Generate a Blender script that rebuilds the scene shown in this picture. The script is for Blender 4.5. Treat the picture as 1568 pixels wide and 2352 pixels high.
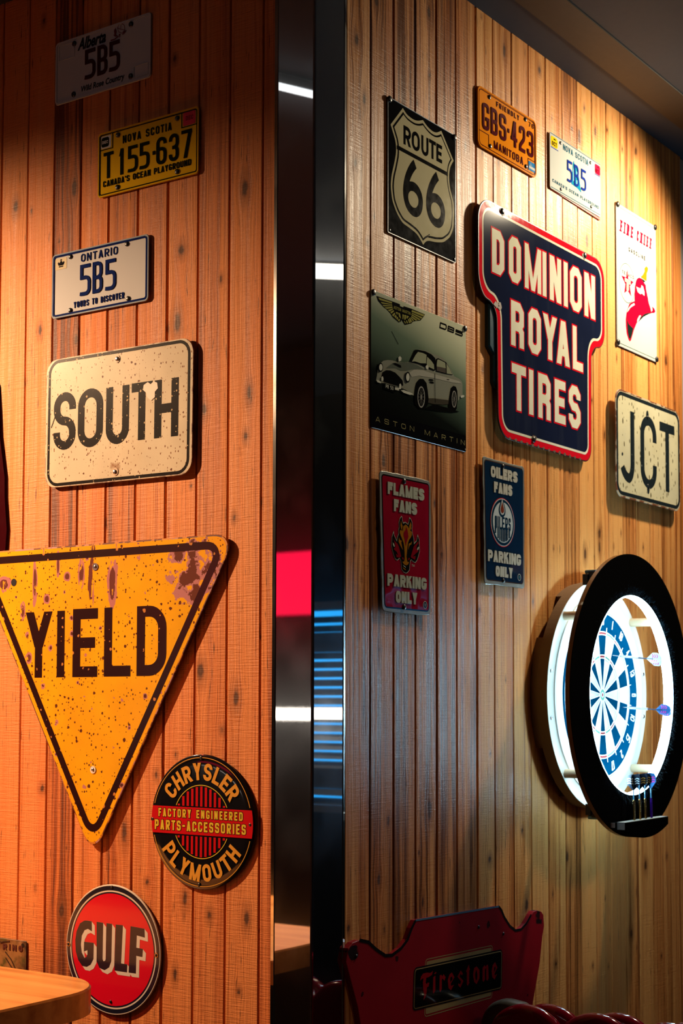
import bpy, bmesh, math, random, json
from math import sin, cos, pi, radians, sqrt, atan2
from mathutils import Vector, Matrix, Euler
from mathutils.geometry import tessellate_polygon, delaunay_2d_cdt
import numpy as np

for o in list(bpy.data.objects): bpy.data.objects.remove(o)
S = bpy.context.scene
COL = S.collection

# ---------------------------------------------------------------- camera
cam_d = bpy.data.cameras.new('camera'); cam = bpy.data.objects.new('camera', cam_d); COL.objects.link(cam)
S.camera = cam
FPX = 3545.18
cam_d.sensor_fit = 'VERTICAL'; cam_d.sensor_height = 36.0
cam_d.lens = FPX*36.0/2352
cam_d.shift_x = 0.0
cam_d.shift_y = (1412.0-1176.0)/2352
cam_d.clip_start = 0.05; cam_d.clip_end = 60
CAMP = Vector((-2.56052, -1.86377, 1.70))
a = radians(55.023); az = pi/2-a; pt = radians(3.2016); rl = radians(-0.1358)
fw = Vector((cos(az)*cos(pt), sin(az)*cos(pt), sin(pt)))
rt = Vector((sin(az), -cos(az), 0)); up = rt.cross(fw)
rt2 = cos(rl)*rt - sin(rl)*up; up2 = sin(rl)*rt + cos(rl)*up
M = Matrix((rt2, up2, -fw)).transposed().to_4x4(); M.translation = CAMP
cam.matrix_world = M
cam_d.dof.use_dof = True; cam_d.dof.focus_distance = 3.3; cam_d.dof.aperture_fstop = 7.1

# ---------------------------------------------------------------- world, view
W = bpy.data.worlds.new('World'); S.world = W; W.use_nodes = True
W.node_tree.nodes['Background'].inputs[0].default_value = (0.02, 0.025, 0.035, 1)
W.node_tree.nodes['Background'].inputs[1].default_value = 0.02
S.view_settings.view_transform = 'Standard'; S.view_settings.look = 'None'
S.view_settings.gamma = 1.0; S.view_settings.use_curve_mapping = False
S.view_settings.exposure = 0.0

# light energies (lamps are built with their fixtures below)
L_LEFT = 640; C_LEFT = (1.0, 0.62, 0.35)
L_RIGHT = 122; C_RIGHT = (1.0, 0.83, 0.58)
L_FILL = 21; C_FILL = (1.0, 0.70, 0.46)
L_RED = 60; C_RED = (1.0, 0.10, 0.04)
E_REDBOX = 1.7
E_WINDOW = 1.9
E_LED = 46.0

# ---------------------------------------------------------------- helpers
def mesh_obj(name, V, F, mat=None, parent=None, smooth=False, attrs=None):
    me = bpy.data.meshes.new(name); me.from_pydata([tuple(v) for v in V], [], [tuple(f) for f in F])
    if mat: me.materials.append(mat)
    if smooth: me.polygons.foreach_set('use_smooth', [True]*len(me.polygons))
    me.update()
    o = bpy.data.objects.new(name, me); COL.objects.link(o)
    if parent: o.parent = parent
    return o
def tag(o, label=None, cat=None, group=None, kind=None):
    if label: o['label'] = label
    if cat: o['category'] = cat
    if group: o['group'] = group
    if kind: o['kind'] = kind
    return o
def empty(name, loc, rot=None):
    o = bpy.data.objects.new(name, None); COL.objects.link(o); o.empty_display_size = 0.05
    if rot is not None: o.matrix_world = Matrix.Translation(loc) @ rot.to_4x4()
    else: o.location = loc
    return o
ROT_L = Matrix(((0, 0, -1), (-1, 0, 0), (0, 1, 0)))     # x along wall to the right, y up, z out of the left wall
ROT_R = Matrix(((1, 0, 0), (0, 0, -1), (0, 1, 0)))
def on_wall(name, side, u, z, ang=0.0):
    R = ROT_L if side == 'L' else ROT_R
    R = R @ Matrix.Rotation(radians(ang), 3, 'Z')
    loc = Vector((0, -u, z)) if side == 'L' else Vector((u, 0, z))
    return empty(name, loc, R)
class Geo:
    def __init__(s): s.V = []; s.F = []
    def add(s, V, F):
        n = len(s.V); s.V += [tuple(v) for v in V]; s.F += [tuple(i+n for i in f) for f in F]; return s
    def obj(s, name, mat, parent=None, smooth=False): return mesh_obj(name, s.V, s.F, mat, parent, smooth)
def area2(p): return sum(p[i][0]*p[(i+1) % len(p)][1]-p[(i+1) % len(p)][0]*p[i][1] for i in range(len(p)))
def ccw(p):
    p = [(q[0], q[1]) for q in p]
    return p if area2(p) > 0 else p[::-1]
def tess(p, holes=()):
    loops = [[Vector((q[0], q[1], 0)) for q in p]]+[[Vector((q[0], q[1], 0)) for q in h] for h in holes]
    tr = tessellate_polygon(loops); pts = [v for l in loops for v in l]
    out = []
    for t in tr:
        A, B, Cc = pts[t[0]], pts[t[1]], pts[t[2]]
        if (B-A).cross(Cc-A).z < 0: t = (t[0], t[2], t[1])
        out.append(tuple(t))
    return pts, out
def offset_poly(p, d):       # positive = inwards
    p = ccw(p); n = len(p); out = []
    for i in range(n):
        A, B, Cc = Vector(p[i-1]), Vector(p[i]), Vector(p[(i+1) % n])
        e1 = (B-A); e2 = (Cc-B)
        if e1.length < 1e-9 or e2.length < 1e-9: out.append(tuple(B)); continue
        e1.normalize(); e2.normalize()
        n1 = Vector((-e1.y, e1.x)); n2 = Vector((-e2.y, e2.x)); m = n1+n2
        if m.length < 1e-6: m = n1.copy()
        m.normalize(); k = max(m.dot(n1), 0.45)
        out.append(tuple(B+m*(d/k)))
    return out
def flat(g, p, z):
    p = ccw(p)
    if len(p) <= 4 and len(p) == 3: pass
    pts, tr = tess(p)
    g.add([(v.x, v.y, z) for v in pts], tr)
def solid(g, p, z0, z1, bev=0.0, back=True):
    p = ccw(p); n = len(p)
    rings = [(p, z0)]
    if bev > 0: rings += [(p, z1-bev), (offset_poly(p, bev), z1)]
    else: rings += [(p, z1)]
    V = []; F = []
    for q, z in rings: V += [(x, y, z) for x, y in q]
    for r in range(len(rings)-1):
        for i in range(n):
            j = (i+1) % n; F.append((r*n+i, r*n+j, (r+1)*n+j, (r+1)*n+i))
    g.add(V, F)
    pts, tr = tess(rings[-1][0]); g.add([(v.x, v.y, rings[-1][1]) for v in pts], tr)
    if back:
        pts, tr = tess(p); g.add([(v.x, v.y, z0) for v in pts], [t[::-1] for t in tr])
def fillet(pts, closed=False, n=7, octo=False):
    N = len(pts); out = []
    P = [(Vector((q[0], q[1])), q[2] if len(q) > 2 else 0) for q in pts]
    for i in range(N):
        B, r = P[i]
        if r <= 0 or (not closed and i in (0, N-1)): out.append(B); continue
        A = P[i-1][0]; Cc = P[(i+1) % N][0]
        ra = P[i-1][1]; rc = P[(i+1) % N][1]
        la = (A-B).length*(0.5 if ra > 0 else 0.98); lc = (Cc-B).length*(0.5 if rc > 0 else 0.98)
        da = min(r, la); dc = min(r, lc)
        p0 = B+(A-B).normalized()*da; p3 = B+(Cc-B).normalized()*dc
        if octo: out += [p0, p3]; continue
        k = 0.5523; p1 = p0+(B-p0)*k; p2 = p3+(B-p3)*k
        for s in range(n+1):
            t = s/n; out.append(p0*(1-t)**3+p1*3*t*(1-t)**2+p2*3*t*t*(1-t)+p3*t**3)
    res = []
    for v in out:
        if not res or (res[-1]-v).length > 1e-7: res.append(v)
    if closed and (res[0]-res[-1]).length < 1e-7: res.pop()
    return res
def ribbon(path, w, closed=False):
    P = [Vector((q[0], q[1])) for q in path]; n = len(P); L = []; R = []
    for i in range(n):
        if closed: A, Cc = P[i-1], P[(i+1) % n]
        else: A, Cc = (P[i-1] if i > 0 else None), (P[i+1] if i < n-1 else None)
        e1 = (P[i]-A).normalized() if A is not None else None
        e2 = (Cc-P[i]).normalized() if Cc is not None else None
        if e1 is None: e1 = e2
        if e2 is None: e2 = e1
        n1 = Vector((-e1.y, e1.x)); n2 = Vector((-e2.y, e2.x)); m = n1+n2
        if m.length < 1e-6: m = n1.copy()
        m.normalize(); k = max(m.dot(n1), 0.35)
        L.append(P[i]+m*(w/2/k)); R.append(P[i]-m*(w/2/k))
    q = []
    for i in range(n if closed else n-1):
        j = (i+1) % n
        q.append([tuple(R[i]), tuple(R[j]), tuple(L[j]), tuple(L[i])])
    return q
def rrect(x0, y0, x1, y1, r, n=7):
    return [tuple(v) for v in fillet([(x0, y0, r), (x1, y0, r), (x1, y1, r), (x0, y1, r)], True, n)]
def circle(cx, cy, r, n=64, a0=0, a1=2*pi, ry=None):
    full = abs(a1-a0-2*pi) < 1e-6
    return [(cx+r*cos(a0+(a1-a0)*i/(n if full else n-1)), cy+(ry or r)*sin(a0+(a1-a0)*i/(n if full else n-1))) for i in range(n)]
def rect(x0, y0, x1, y1): return [(x0, y0), (x1, y0), (x1, y1), (x0, y1)]

# ---------------------------------------------------------------- stroke lettering
def glyph(ch, Wd, H, T, R=1.0, octo=False):
    t2 = T/2; x0, x1, y0, y1, ym = t2, Wd-t2, t2, H-t2, H/2
    r = R*(min(Wd, H)-T)/2
    if R > 1: r = R*(min(Wd, H)-T)/2
    q = []
    def P(pts, closed=False): q.extend(ribbon(fillet(pts, closed, 7, octo), T, closed))
    def D(xa, ya, xb, yb, hw=None):
        hw = hw or T*1.12
        q.append([(xa-hw/2, ya), (xa+hw/2, ya), (xb+hw/2, yb), (xb-hw/2, yb)])
    def B(xa, ya, xb, yb): q.append(rect(xa, ya, xb, yb))
    ry = max(r, min(r*1.0, H/4))
    if ch == 'I': B(Wd/2-t2, 0, Wd/2+t2, H)
    elif ch == 'A':
        h = T*1.1; D(h/2, 0, Wd/2, H); D(Wd-h/2, 0, Wd/2, H); B(Wd*.24, H*.2, Wd*.76, H*.2+T*.85)
    elif ch == 'B':
        P([(x0, y1), (x1-T*.12, y1, r), (x1-T*.12, ym, r), (x0, ym)], True); P([(x0, ym), (x1, ym, r), (x1, y0, r), (x0, y0)], True)
    elif ch == 'C': P([(x1, H*.66), (x1, y1, r), (x0, y1, r), (x0, y0, r), (x1, y0, r), (x1, H*.34)])
    elif ch == 'D': P([(x0, y0), (x1, y0, r*1.2), (x1, y1, r*1.2), (x0, y1)], True)
    elif ch == 'E': B(0, 0, T, H); B(T, 0, Wd, T); B(T, H-T, Wd, H); B(T, ym-t2, Wd*.9, ym+t2)
    elif ch == 'F': B(0, 0, T, H); B(T, H-T, Wd, H); B(T, ym-t2, Wd*.88, ym+t2)
    elif ch == 'G': P([(x1, H*.68), (x1, y1, r), (x0, y1, r), (x0, y0, r), (x1, y0, r), (x1, H*.42), (Wd*.5, H*.42)])
    elif ch == 'H': B(0, 0, T, H); B(Wd-T, 0, Wd, H); B(T, ym-t2, Wd-T, ym+t2)
    elif ch == 'J': P([(x1, H), (x1, y0, r), (x0, y0, r), (x0, H*.3)])
    elif ch == 'K':
        B(0, 0, T, H); h = T*1.25
        q.append([(T*.9, H*.36), (T*.9, H*.36+h*.9), (Wd-h, H), (Wd, H)]); q.append([(Wd, 0), (Wd-h, 0), (T*1.1, H*.52), (T*1.1+h*.8, H*.62)])
    elif ch == 'L': B(0, 0, T, H); B(T, 0, Wd, T)
    elif ch == 'M':
        B(0, 0, T, H); B(Wd-T, 0, Wd, H); h = T*.95
        D(h/2, H, Wd/2, 0, h); D(Wd-h/2, H, Wd/2, 0, h)
    elif ch == 'N':
        B(0, 0, T, H); B(Wd-T, 0, Wd, H); h = T*1.1; D(h/2, H, Wd-h/2, 0, h)
    elif ch in 'O0Q': P([(x0, y0, r), (x1, y0, r), (x1, y1, r), (x0, y1, r)], True)
    elif ch == 'P': B(0, 0, T, H); P([(x0, y1), (x1, y1, r), (x1, H*.42, r), (x0, H*.42)], True)
    elif ch == 'R':
        B(0, 0, T, H); P([(x0, y1), (x1, y1, r), (x1, H*.45, r), (x0, H*.45)], True)
        if octo: P([(x0, H*.45), (x1, H*.45, r), (x1, 0)])
        else: D(Wd*.5, H*.45, Wd-T*.56, 0)
    elif ch == 'S': P([(x1, H*.69), (x1, y1, r), (x0, y1, r), (x0, ym+T*.06, r), (x1, ym-T*.06, r), (x1, y0, r), (x0, y0, r), (x0, H*.31)])
    elif ch == 'T': B(0, H-T, Wd, H); B(Wd/2-t2, 0, Wd/2+t2, H-T)
    elif ch == 'U': P([(x0, H), (x0, y0, r), (x1, y0, r), (x1, H)])
    elif ch == 'V': h = T*1.1; D(h/2, H, Wd/2, 0); D(Wd-h/2, H, Wd/2, 0)
    elif ch == 'W':
        h = T*1.0; D(h/2, H, Wd*.27, 0, h); D(Wd*.5, H, Wd*.27, 0, h); D(Wd*.5, H, Wd*.73, 0, h); D(Wd-h/2, H, Wd*.73, 0, h)
    elif ch == 'X': h = T*1.1; D(h/2, H, Wd-h/2, 0); D(h/2, 0, Wd-h/2, H)
    elif ch == 'Y':
        h = T*1.12; D(h/2, H, Wd/2, ym-T*.25); D(Wd-h/2, H, Wd/2, ym-T*.25); B(Wd/2-t2, 0, Wd/2+t2, ym+T*.1)
    elif ch == 'Z': B(0, 0, Wd, T); B(0, H-T, Wd, H); D(T*.6, T, Wd-T*.6, H-T)
    elif ch == '1': B(Wd-T-.05*Wd, 0, Wd-.05*Wd, H); q.append([(Wd-T*1.5-.05*Wd, H*.72), (Wd-T*.6, H*.86), (Wd-T*.6, H), (Wd-T*.9-.05*Wd, H)])
    elif ch == '2': P([(x0, H*.70), (x0, y1, r), (x1, y1, r), (x1, H*.54, r), (x0, H*.22, r*.7), (x0, y0), (Wd, y0)])
    elif ch == '3':
        P([(x0, H*.74), (x0, y1, r), (x1, y1, r), (x1, ym, r), (Wd*.36, ym)]); P([(Wd*.36, ym), (x1, ym, r), (x1, y0, r), (x0, y0, r), (x0, H*.26)])
    elif ch == '4': xs = Wd*.66; B(xs-t2, 0, xs+t2, H); B(0, H*.24, Wd, H*.24+T); q.append([(0, H*.24), (T*1.1, H*.24+T*.4), (xs+t2, H), (xs-T*.8, H)])
    elif ch == '5': P([(Wd*.96, y1), (x0, y1), (x0, H*.58), (x1, H*.58, r), (x1, y0, r), (x0, y0, r*.6), (0, y0+T*.1)])
    elif ch == '6': P([(x1, H*.74), (x1, y1, r), (x0, y1, r), (x0, y0, r), (x1, y0, r), (x1, H*.57, r), (x0, H*.57)])
    elif ch == '7': B(0, H-T, Wd, H); D(Wd*.38, 0, Wd-T*.58, H-T*.6)
    elif ch == '8':
        P([(x0, y0, r), (x1, y0, r), (x1, ym, r), (x0, ym, r)], True); P([(x0, ym, r), (x1, ym, r), (x1, y1, r), (x0, y1, r)], True)
    elif ch == '-': B(0, ym-t2, Wd, ym+t2)
    elif ch == '.': B(0, ym-T*.55, Wd, ym+T*.55)
    elif ch == "'": B(0, H*.7, min(T, Wd), H)
    return q
GW = {'I': .0, 'M': 1.25, 'W': 1.35, ' ': .62, '-': .62, '.': .30, "'": .22, '1': .62, 'J': .85, 'L': .85, 'E': .88, 'F': .86, 'T': .92}
def text(s, x0, x1, y0, y1, T, R=1.0, octo=False, gap=None):
    H = y1-y0; n = len(s); gap = T*.75 if gap is None else gap
    fixed = sum(T for c in s if c == 'I')
    tot = sum(GW.get(c, 1.0) for c in s)
    k = (x1-x0-gap*(n-1)-fixed)/max(tot, 1e-6)
    out = []; x = x0
    for c in s:
        w = T if c == 'I' else GW.get(c, 1.0)*k
        if c != ' ': out += [[(px+x, py+y0) for px, py in p] for p in glyph(c, w, H, T, R, octo)]
        x += w+gap
    return out
def letters(seq, T, R=1.0, octo=False, grow=0.0):          # seq of (char, x0, x1, y0, y1)
    out = []
    for c, xa, xb, ya, yb in seq:
        out += [[(px+xa-grow, py+ya-grow) for px, py in p] for p in glyph(c, xb-xa+2*grow, yb-ya+2*grow, T+2*grow, R, octo)]
    return out
def arc_text(s, cx, cy, rbase, H, T, a_mid, a_span, outward=True, R=1.0, gap=None, widths=None):
    gap = T*.8 if gap is None else gap
    n = len(s); rm = rbase+(H/2 if outward else -H/2)
    tot = a_span*rm; fixed = sum(T for c in s if c == 'I')
    k = (tot-gap*(n-1)-fixed)/sum(GW.get(c, 1.0) for c in s)
    out = []; d = -tot/2
    for c in s:
        w = T if c == 'I' else GW.get(c, 1.0)*k
        dm = d+w/2
        if outward: th = a_mid-dm/rm; rot = th-pi/2
        else: th = a_mid+dm/rm; rot = th+pi/2
        bx, by = cx+rbase*cos(th), cy+rbase*sin(th)
        for p in glyph(c, w, H, T, R):
            out.append([(bx+(px-w/2)*cos(rot)-py*sin(rot), by+(px-w/2)*sin(rot)+py*cos(rot)) for px, py in p])
        d += w+gap
    return out
def mm(polys): return [[(x/1000, y/1000) for x, y in p] for p in polys]
def union_tris(polys):
    """2-D union of overlapping polygons (mm) -> points, triangles"""
    vs = []; fs = []
    for p in polys:
        q = ccw(p); c = []
        for v in q:
            if not c or (abs(c[-1][0]-v[0])+abs(c[-1][1]-v[1])) > 1e-4: c.append(v)
        if len(c) < 3 or abs(area2(c)) < 1e-5: continue
        n = len(vs); vs += [Vector((x, y)) for x, y in c]; fs.append(list(range(n, n+len(c))))
    pts, _, faces, _, _, _ = delaunay_2d_cdt(vs, [], fs, 0, 1e-4)
    loops = [[(vs[i].x, vs[i].y) for i in f] for f in fs]
    bbs = [(min(p[0] for p in l), max(p[0] for p in l), min(p[1] for p in l), max(p[1] for p in l)) for l in loops]
    def inside(x, y, l):
        c = False; j = len(l)-1
        for i in range(len(l)):
            xi, yi = l[i]; xj, yj = l[j]
            if (yi > y) != (yj > y) and x < (xj-xi)*(y-yi)/(yj-yi)+xi: c = not c
            j = i
        return c
    out = []
    for f in faces:
        for k in range(1, len(f)-1):
            t = (f[0], f[k], f[k+1]); A, B, Cc = (pts[i] for i in t)
            if abs((B-A).cross(Cc-A)) < 1e-7: continue
            x, y = (A.x+B.x+Cc.x)/3, (A.y+B.y+Cc.y)/3
            if any(b[0] <= x <= b[1] and b[2] <= y <= b[3] and inside(x, y, l) for b, l in zip(bbs, loops)):
                out.append(t if (B-A).cross(Cc-A) > 0 else t[::-1])
    return pts, out
def part(root, name, polys, z, mat, emb=0.0, label=None):
    g = Geo(); pts, tr = union_tris(polys); zt = z+emb
    g.add([(p.x/1000, p.y/1000, zt) for p in pts], tr)
    if emb > 0:
        cnt = {}
        for f in tr:
            for i in range(3): cnt[(f[i], f[(i+1) % 3])] = 1
        nb = len(pts); g.V += [(p.x/1000, p.y/1000, z-.0002) for p in pts]
        for (a_, b_) in cnt:
            if (b_, a_) not in cnt: g.F.append((a_, nb+a_, nb+b_, b_))
    o = g.obj(name, mat, root)
    bm = bmesh.new(); bm.from_mesh(o.data); bmesh.ops.delete(bm, geom=[v for v in bm.verts if not v.link_faces], context='VERTS'); bm.to_mesh(o.data); bm.free()
    if label: o['label'] = label
    return o
def parts(root, name, polys, z, mat, emb=0.0, label=None):
    for p in polys: part(root, name, [p], z, mat, emb, label)
def font_polys_obj(root, name, s, x0, x1, y0, y1, z, mat, shear=0.0, off=0.0):   # built-in font, mm box
    cu = bpy.data.curves.new(name, 'FONT'); cu.body = s; cu.size = 1; cu.shear = shear; cu.offset = off
    t = bpy.data.objects.new('tmp', cu); COL.objects.link(t)
    dg = bpy.context.evaluated_depsgraph_get(); dg.update()
    me = bpy.data.meshes.new_from_object(t.evaluated_get(dg))
    bpy.data.objects.remove(t)
    c = np.array([v.co[:2] for v in me.vertices]); mn = c.min(0); mx = c.max(0)
    for v in me.vertices:
        v.co = ((x0+(v.co.x-mn[0])/(mx[0]-mn[0])*(x1-x0))/1000, (y0+(v.co.y-mn[1])/(mx[1]-mn[1])*(y1-y0))/1000, z)
    me.materials.clear(); me.materials.append(mat)
    o = bpy.data.objects.new(name, me); COL.objects.link(o); o.parent = root
    return o

# ---------------------------------------------------------------- materials
MATS = {}
def nt(name):
    m = bpy.data.materials.new(name); m.use_nodes = True; t = m.node_tree
    return m, t, t.nodes['Principled BSDF']
def N(t, typ, **kw):
    n = t.nodes.new(typ)
    for k, v in kw.items():
        if k == 'inp':
            for i, val in v.items(): n.inputs[i].default_value = val
        else: setattr(n, k, v)
    return n
def mat(name, col, rough=.4, metal=0.0, spec=.5, emit=None, es=0.0, coat=0.0, bump=None):
    key = name
    if key in MATS: return MATS[key]
    m, t, b = nt(name)
    if name.split('_')[0] in ('ink', 'print', 'plate', 'sticker', 'tin', 'porcelain', 'shield', 'panel', 'lettering', 'board'): rough = min(rough, .07); spec = .22; coat = 0
    b.inputs['Base Color'].default_value = (*col, 1); b.inputs['Roughness'].default_value = rough
    b.inputs['Metallic'].default_value = metal; b.inputs['Specular IOR Level'].default_value = spec
    b.inputs['Coat Weight'].default_value = coat; b.inputs['Coat Roughness'].default_value = .06
    if emit:
        b.inputs['Emission Color'].default_value = (*emit, 1); b.inputs['Emission Strength'].default_value = es
    # faint surface mottling so no paint is perfectly even
    tc = N(t, 'ShaderNodeTexCoord'); nz = N(t, 'ShaderNodeTexNoise', inp={'Scale': 60.0, 'Detail': 4.0})
    t.links.new(tc.outputs['Object'], nz.inputs['Vector'])
    mr = N(t, 'ShaderNodeMapRange', inp={3: max(rough-.03, .02), 4: min(rough+.04, 1)})
    t.links.new(nz.outputs['Fac'], mr.inputs[0]); t.links.new(mr.outputs[0], b.inputs['Roughness'])
    if bump:
        sc, st, dist = bump
        n2 = N(t, 'ShaderNodeTexNoise', inp={'Scale': sc, 'Detail': 2.0}); bp = N(t, 'ShaderNodeBump', inp={'Strength': st, 'Distance': dist})
        t.links.new(tc.outputs['Object'], n2.inputs['Vector']); t.links.new(n2.outputs['Fac'], bp.inputs['Height']); t.links.new(bp.outputs[0], b.inputs['Normal'])
    MATS[key] = m; return m
def worn(name, col, spots, rough=.4, spec=.4):
    """painted metal with rust; spots: list of dicts(scale, stretch, lo, hi, col, area=(x,y,r) or None)"""
    if name in MATS: return MATS[name]
    m, t, b = nt(name); L = t.links.new
    tc = N(t, 'ShaderNodeTexCoord')
    cur = N(t, 'ShaderNodeRGB'); cur.outputs[0].default_value = (*col, 1); cur = cur.outputs[0]
    base_n = N(t, 'ShaderNodeTexNoise', inp={'Scale': 9.0, 'Detail': 5.0}); L(tc.outputs['Object'], base_n.inputs['Vector'])
    hs = N(t, 'ShaderNodeMixRGB', blend_type='MULTIPLY', inp={0: .35}); L(cur, hs.inputs[1])
    rp = N(t, 'ShaderNodeMapRange', inp={1: .3, 2: .7, 3: .65, 4: 1.15}); L(base_n.outputs['Fac'], rp.inputs[0]); L(rp.outputs[0], hs.inputs[2]); cur = hs.outputs[0]
    for s in spots:
        mp = N(t, 'ShaderNodeMapping'); sx, sy = s.get('stretch', (1, 1)); mp.inputs['Scale'].default_value = (sx, sy, 1)
        mp.inputs['Location'].default_value = (s.get('seed', 0)*1.7, s.get('seed', 0)*2.3, 0)
        L(tc.outputs['Object'], mp.inputs['Vector'])
        if s.get('vor'):
            tx = N(t, 'ShaderNodeTexVoronoi', inp={'Scale': s['scale'], 'Randomness': 1.0}); L(mp.outputs[0], tx.inputs['Vector'])
            # size varies by cell
            sep = N(t, 'ShaderNodeSeparateColor'); L(tx.outputs['Color'], sep.inputs[0])
            pw = N(t, 'ShaderNodeMath', operation='POWER', inp={1: s.get('pow', 3.0)}); L(sep.outputs[0], pw.inputs[0])
            ml = N(t, 'ShaderNodeMath', operation='MULTIPLY', inp={1: s['lo']}); L(pw.outputs[0], ml.inputs[0])
            dn = N(t, 'ShaderNodeTexNoise', inp={'Scale': s['scale']*3, 'Detail': 2.0}); L(mp.outputs[0], dn.inputs['Vector'])
            dm = N(t, 'ShaderNodeMath', operation='MULTIPLY_ADD', inp={1: .35, 2: -.17}); L(dn.outputs['Fac'], dm.inputs[0])
            ad = N(t, 'ShaderNodeMath', operation='ADD'); L(tx.outputs['Distance'], ad.inputs[0]); L(dm.outputs[0], ad.inputs[1])
            lt = N(t, 'ShaderNodeMath', operation='LESS_THAN'); L(ad.outputs[0], lt.inputs[0]); L(ml.outputs[0], lt.inputs[1]); fac = lt.outputs[0]
            if s.get('area'):
                fac = area_mul(t, tc, fac, s['area'])
        else:
            tx = N(t, 'ShaderNodeTexNoise', inp={'Scale': s['scale'], 'Detail': s.get('detail', 5.0), 'Roughness': .6}); L(mp.outputs[0], tx.inputs['Vector'])
            src = tx.outputs['Fac']
            if s.get('area'):
                ar = area_val(t, tc, s['area']); ad = N(t, 'ShaderNodeMath', operation='MULTIPLY_ADD', inp={1: s.get('gain', .4), 2: -s.get('gain', .4)}); L(ar, ad.inputs[0])
                ad2 = N(t, 'ShaderNodeMath', operation='ADD'); L(src, ad2.inputs[0]); L(ad.outputs[0], ad2.inputs[1]); src = ad2.outputs[0]
            mr = N(t, 'ShaderNodeMapRange', inp={1: s['lo'], 2: s['hi']}); L(src, mr.inputs[0]); fac = mr.outputs[0]
        if s.get('amt', 1) != 1:
            mu = N(t, 'ShaderNodeMath', operation='MULTIPLY', inp={1: s['amt']}); L(fac, mu.inputs[0]); fac = mu.outputs[0]
        mx = N(t, 'ShaderNodeMixRGB', inp={2: (*s['col'], 1)}); L(fac, mx.inputs[0]); L(cur, mx.inputs[1]); cur = mx.outputs[0]
    L(cur, b.inputs['Base Color']); b.inputs['Roughness'].default_value = rough; b.inputs['Specular IOR Level'].default_value = spec
    MATS[name] = m; return m
def area_val(t, tc, ar):
    x, y, rx, ry = ar
    mp = N(t, 'ShaderNodeMapping'); mp.inputs['Location'].default_value = (-x/rx, -y/ry, 0); mp.inputs['Scale'].default_value = (1/rx, 1/ry, 0)
    t.links.new(tc.outputs['Object'], mp.inputs['Vector'])
    ln = N(t, 'ShaderNodeVectorMath', operation='LENGTH'); t.links.new(mp.outputs[0], ln.inputs[0])
    mr = N(t, 'ShaderNodeMapRange', inp={1: 0.45, 2: 1.0, 3: 1.0, 4: 0.0}); t.links.new(ln.outputs['Value'], mr.inputs[0])
    return mr.outputs[0]
def area_mul(t, tc, fac, ar):
    v = area_val(t, tc, ar); gt = N(t, 'ShaderNodeMath', operation='GREATER_THAN', inp={1: .02}); t.links.new(v, gt.inputs[0])
    m = N(t, 'ShaderNodeMath', operation='MULTIPLY'); t.links.new(fac, m.inputs[0]); t.links.new(gt.outputs[0], m.inputs[1]); return m.outputs[0]

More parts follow.
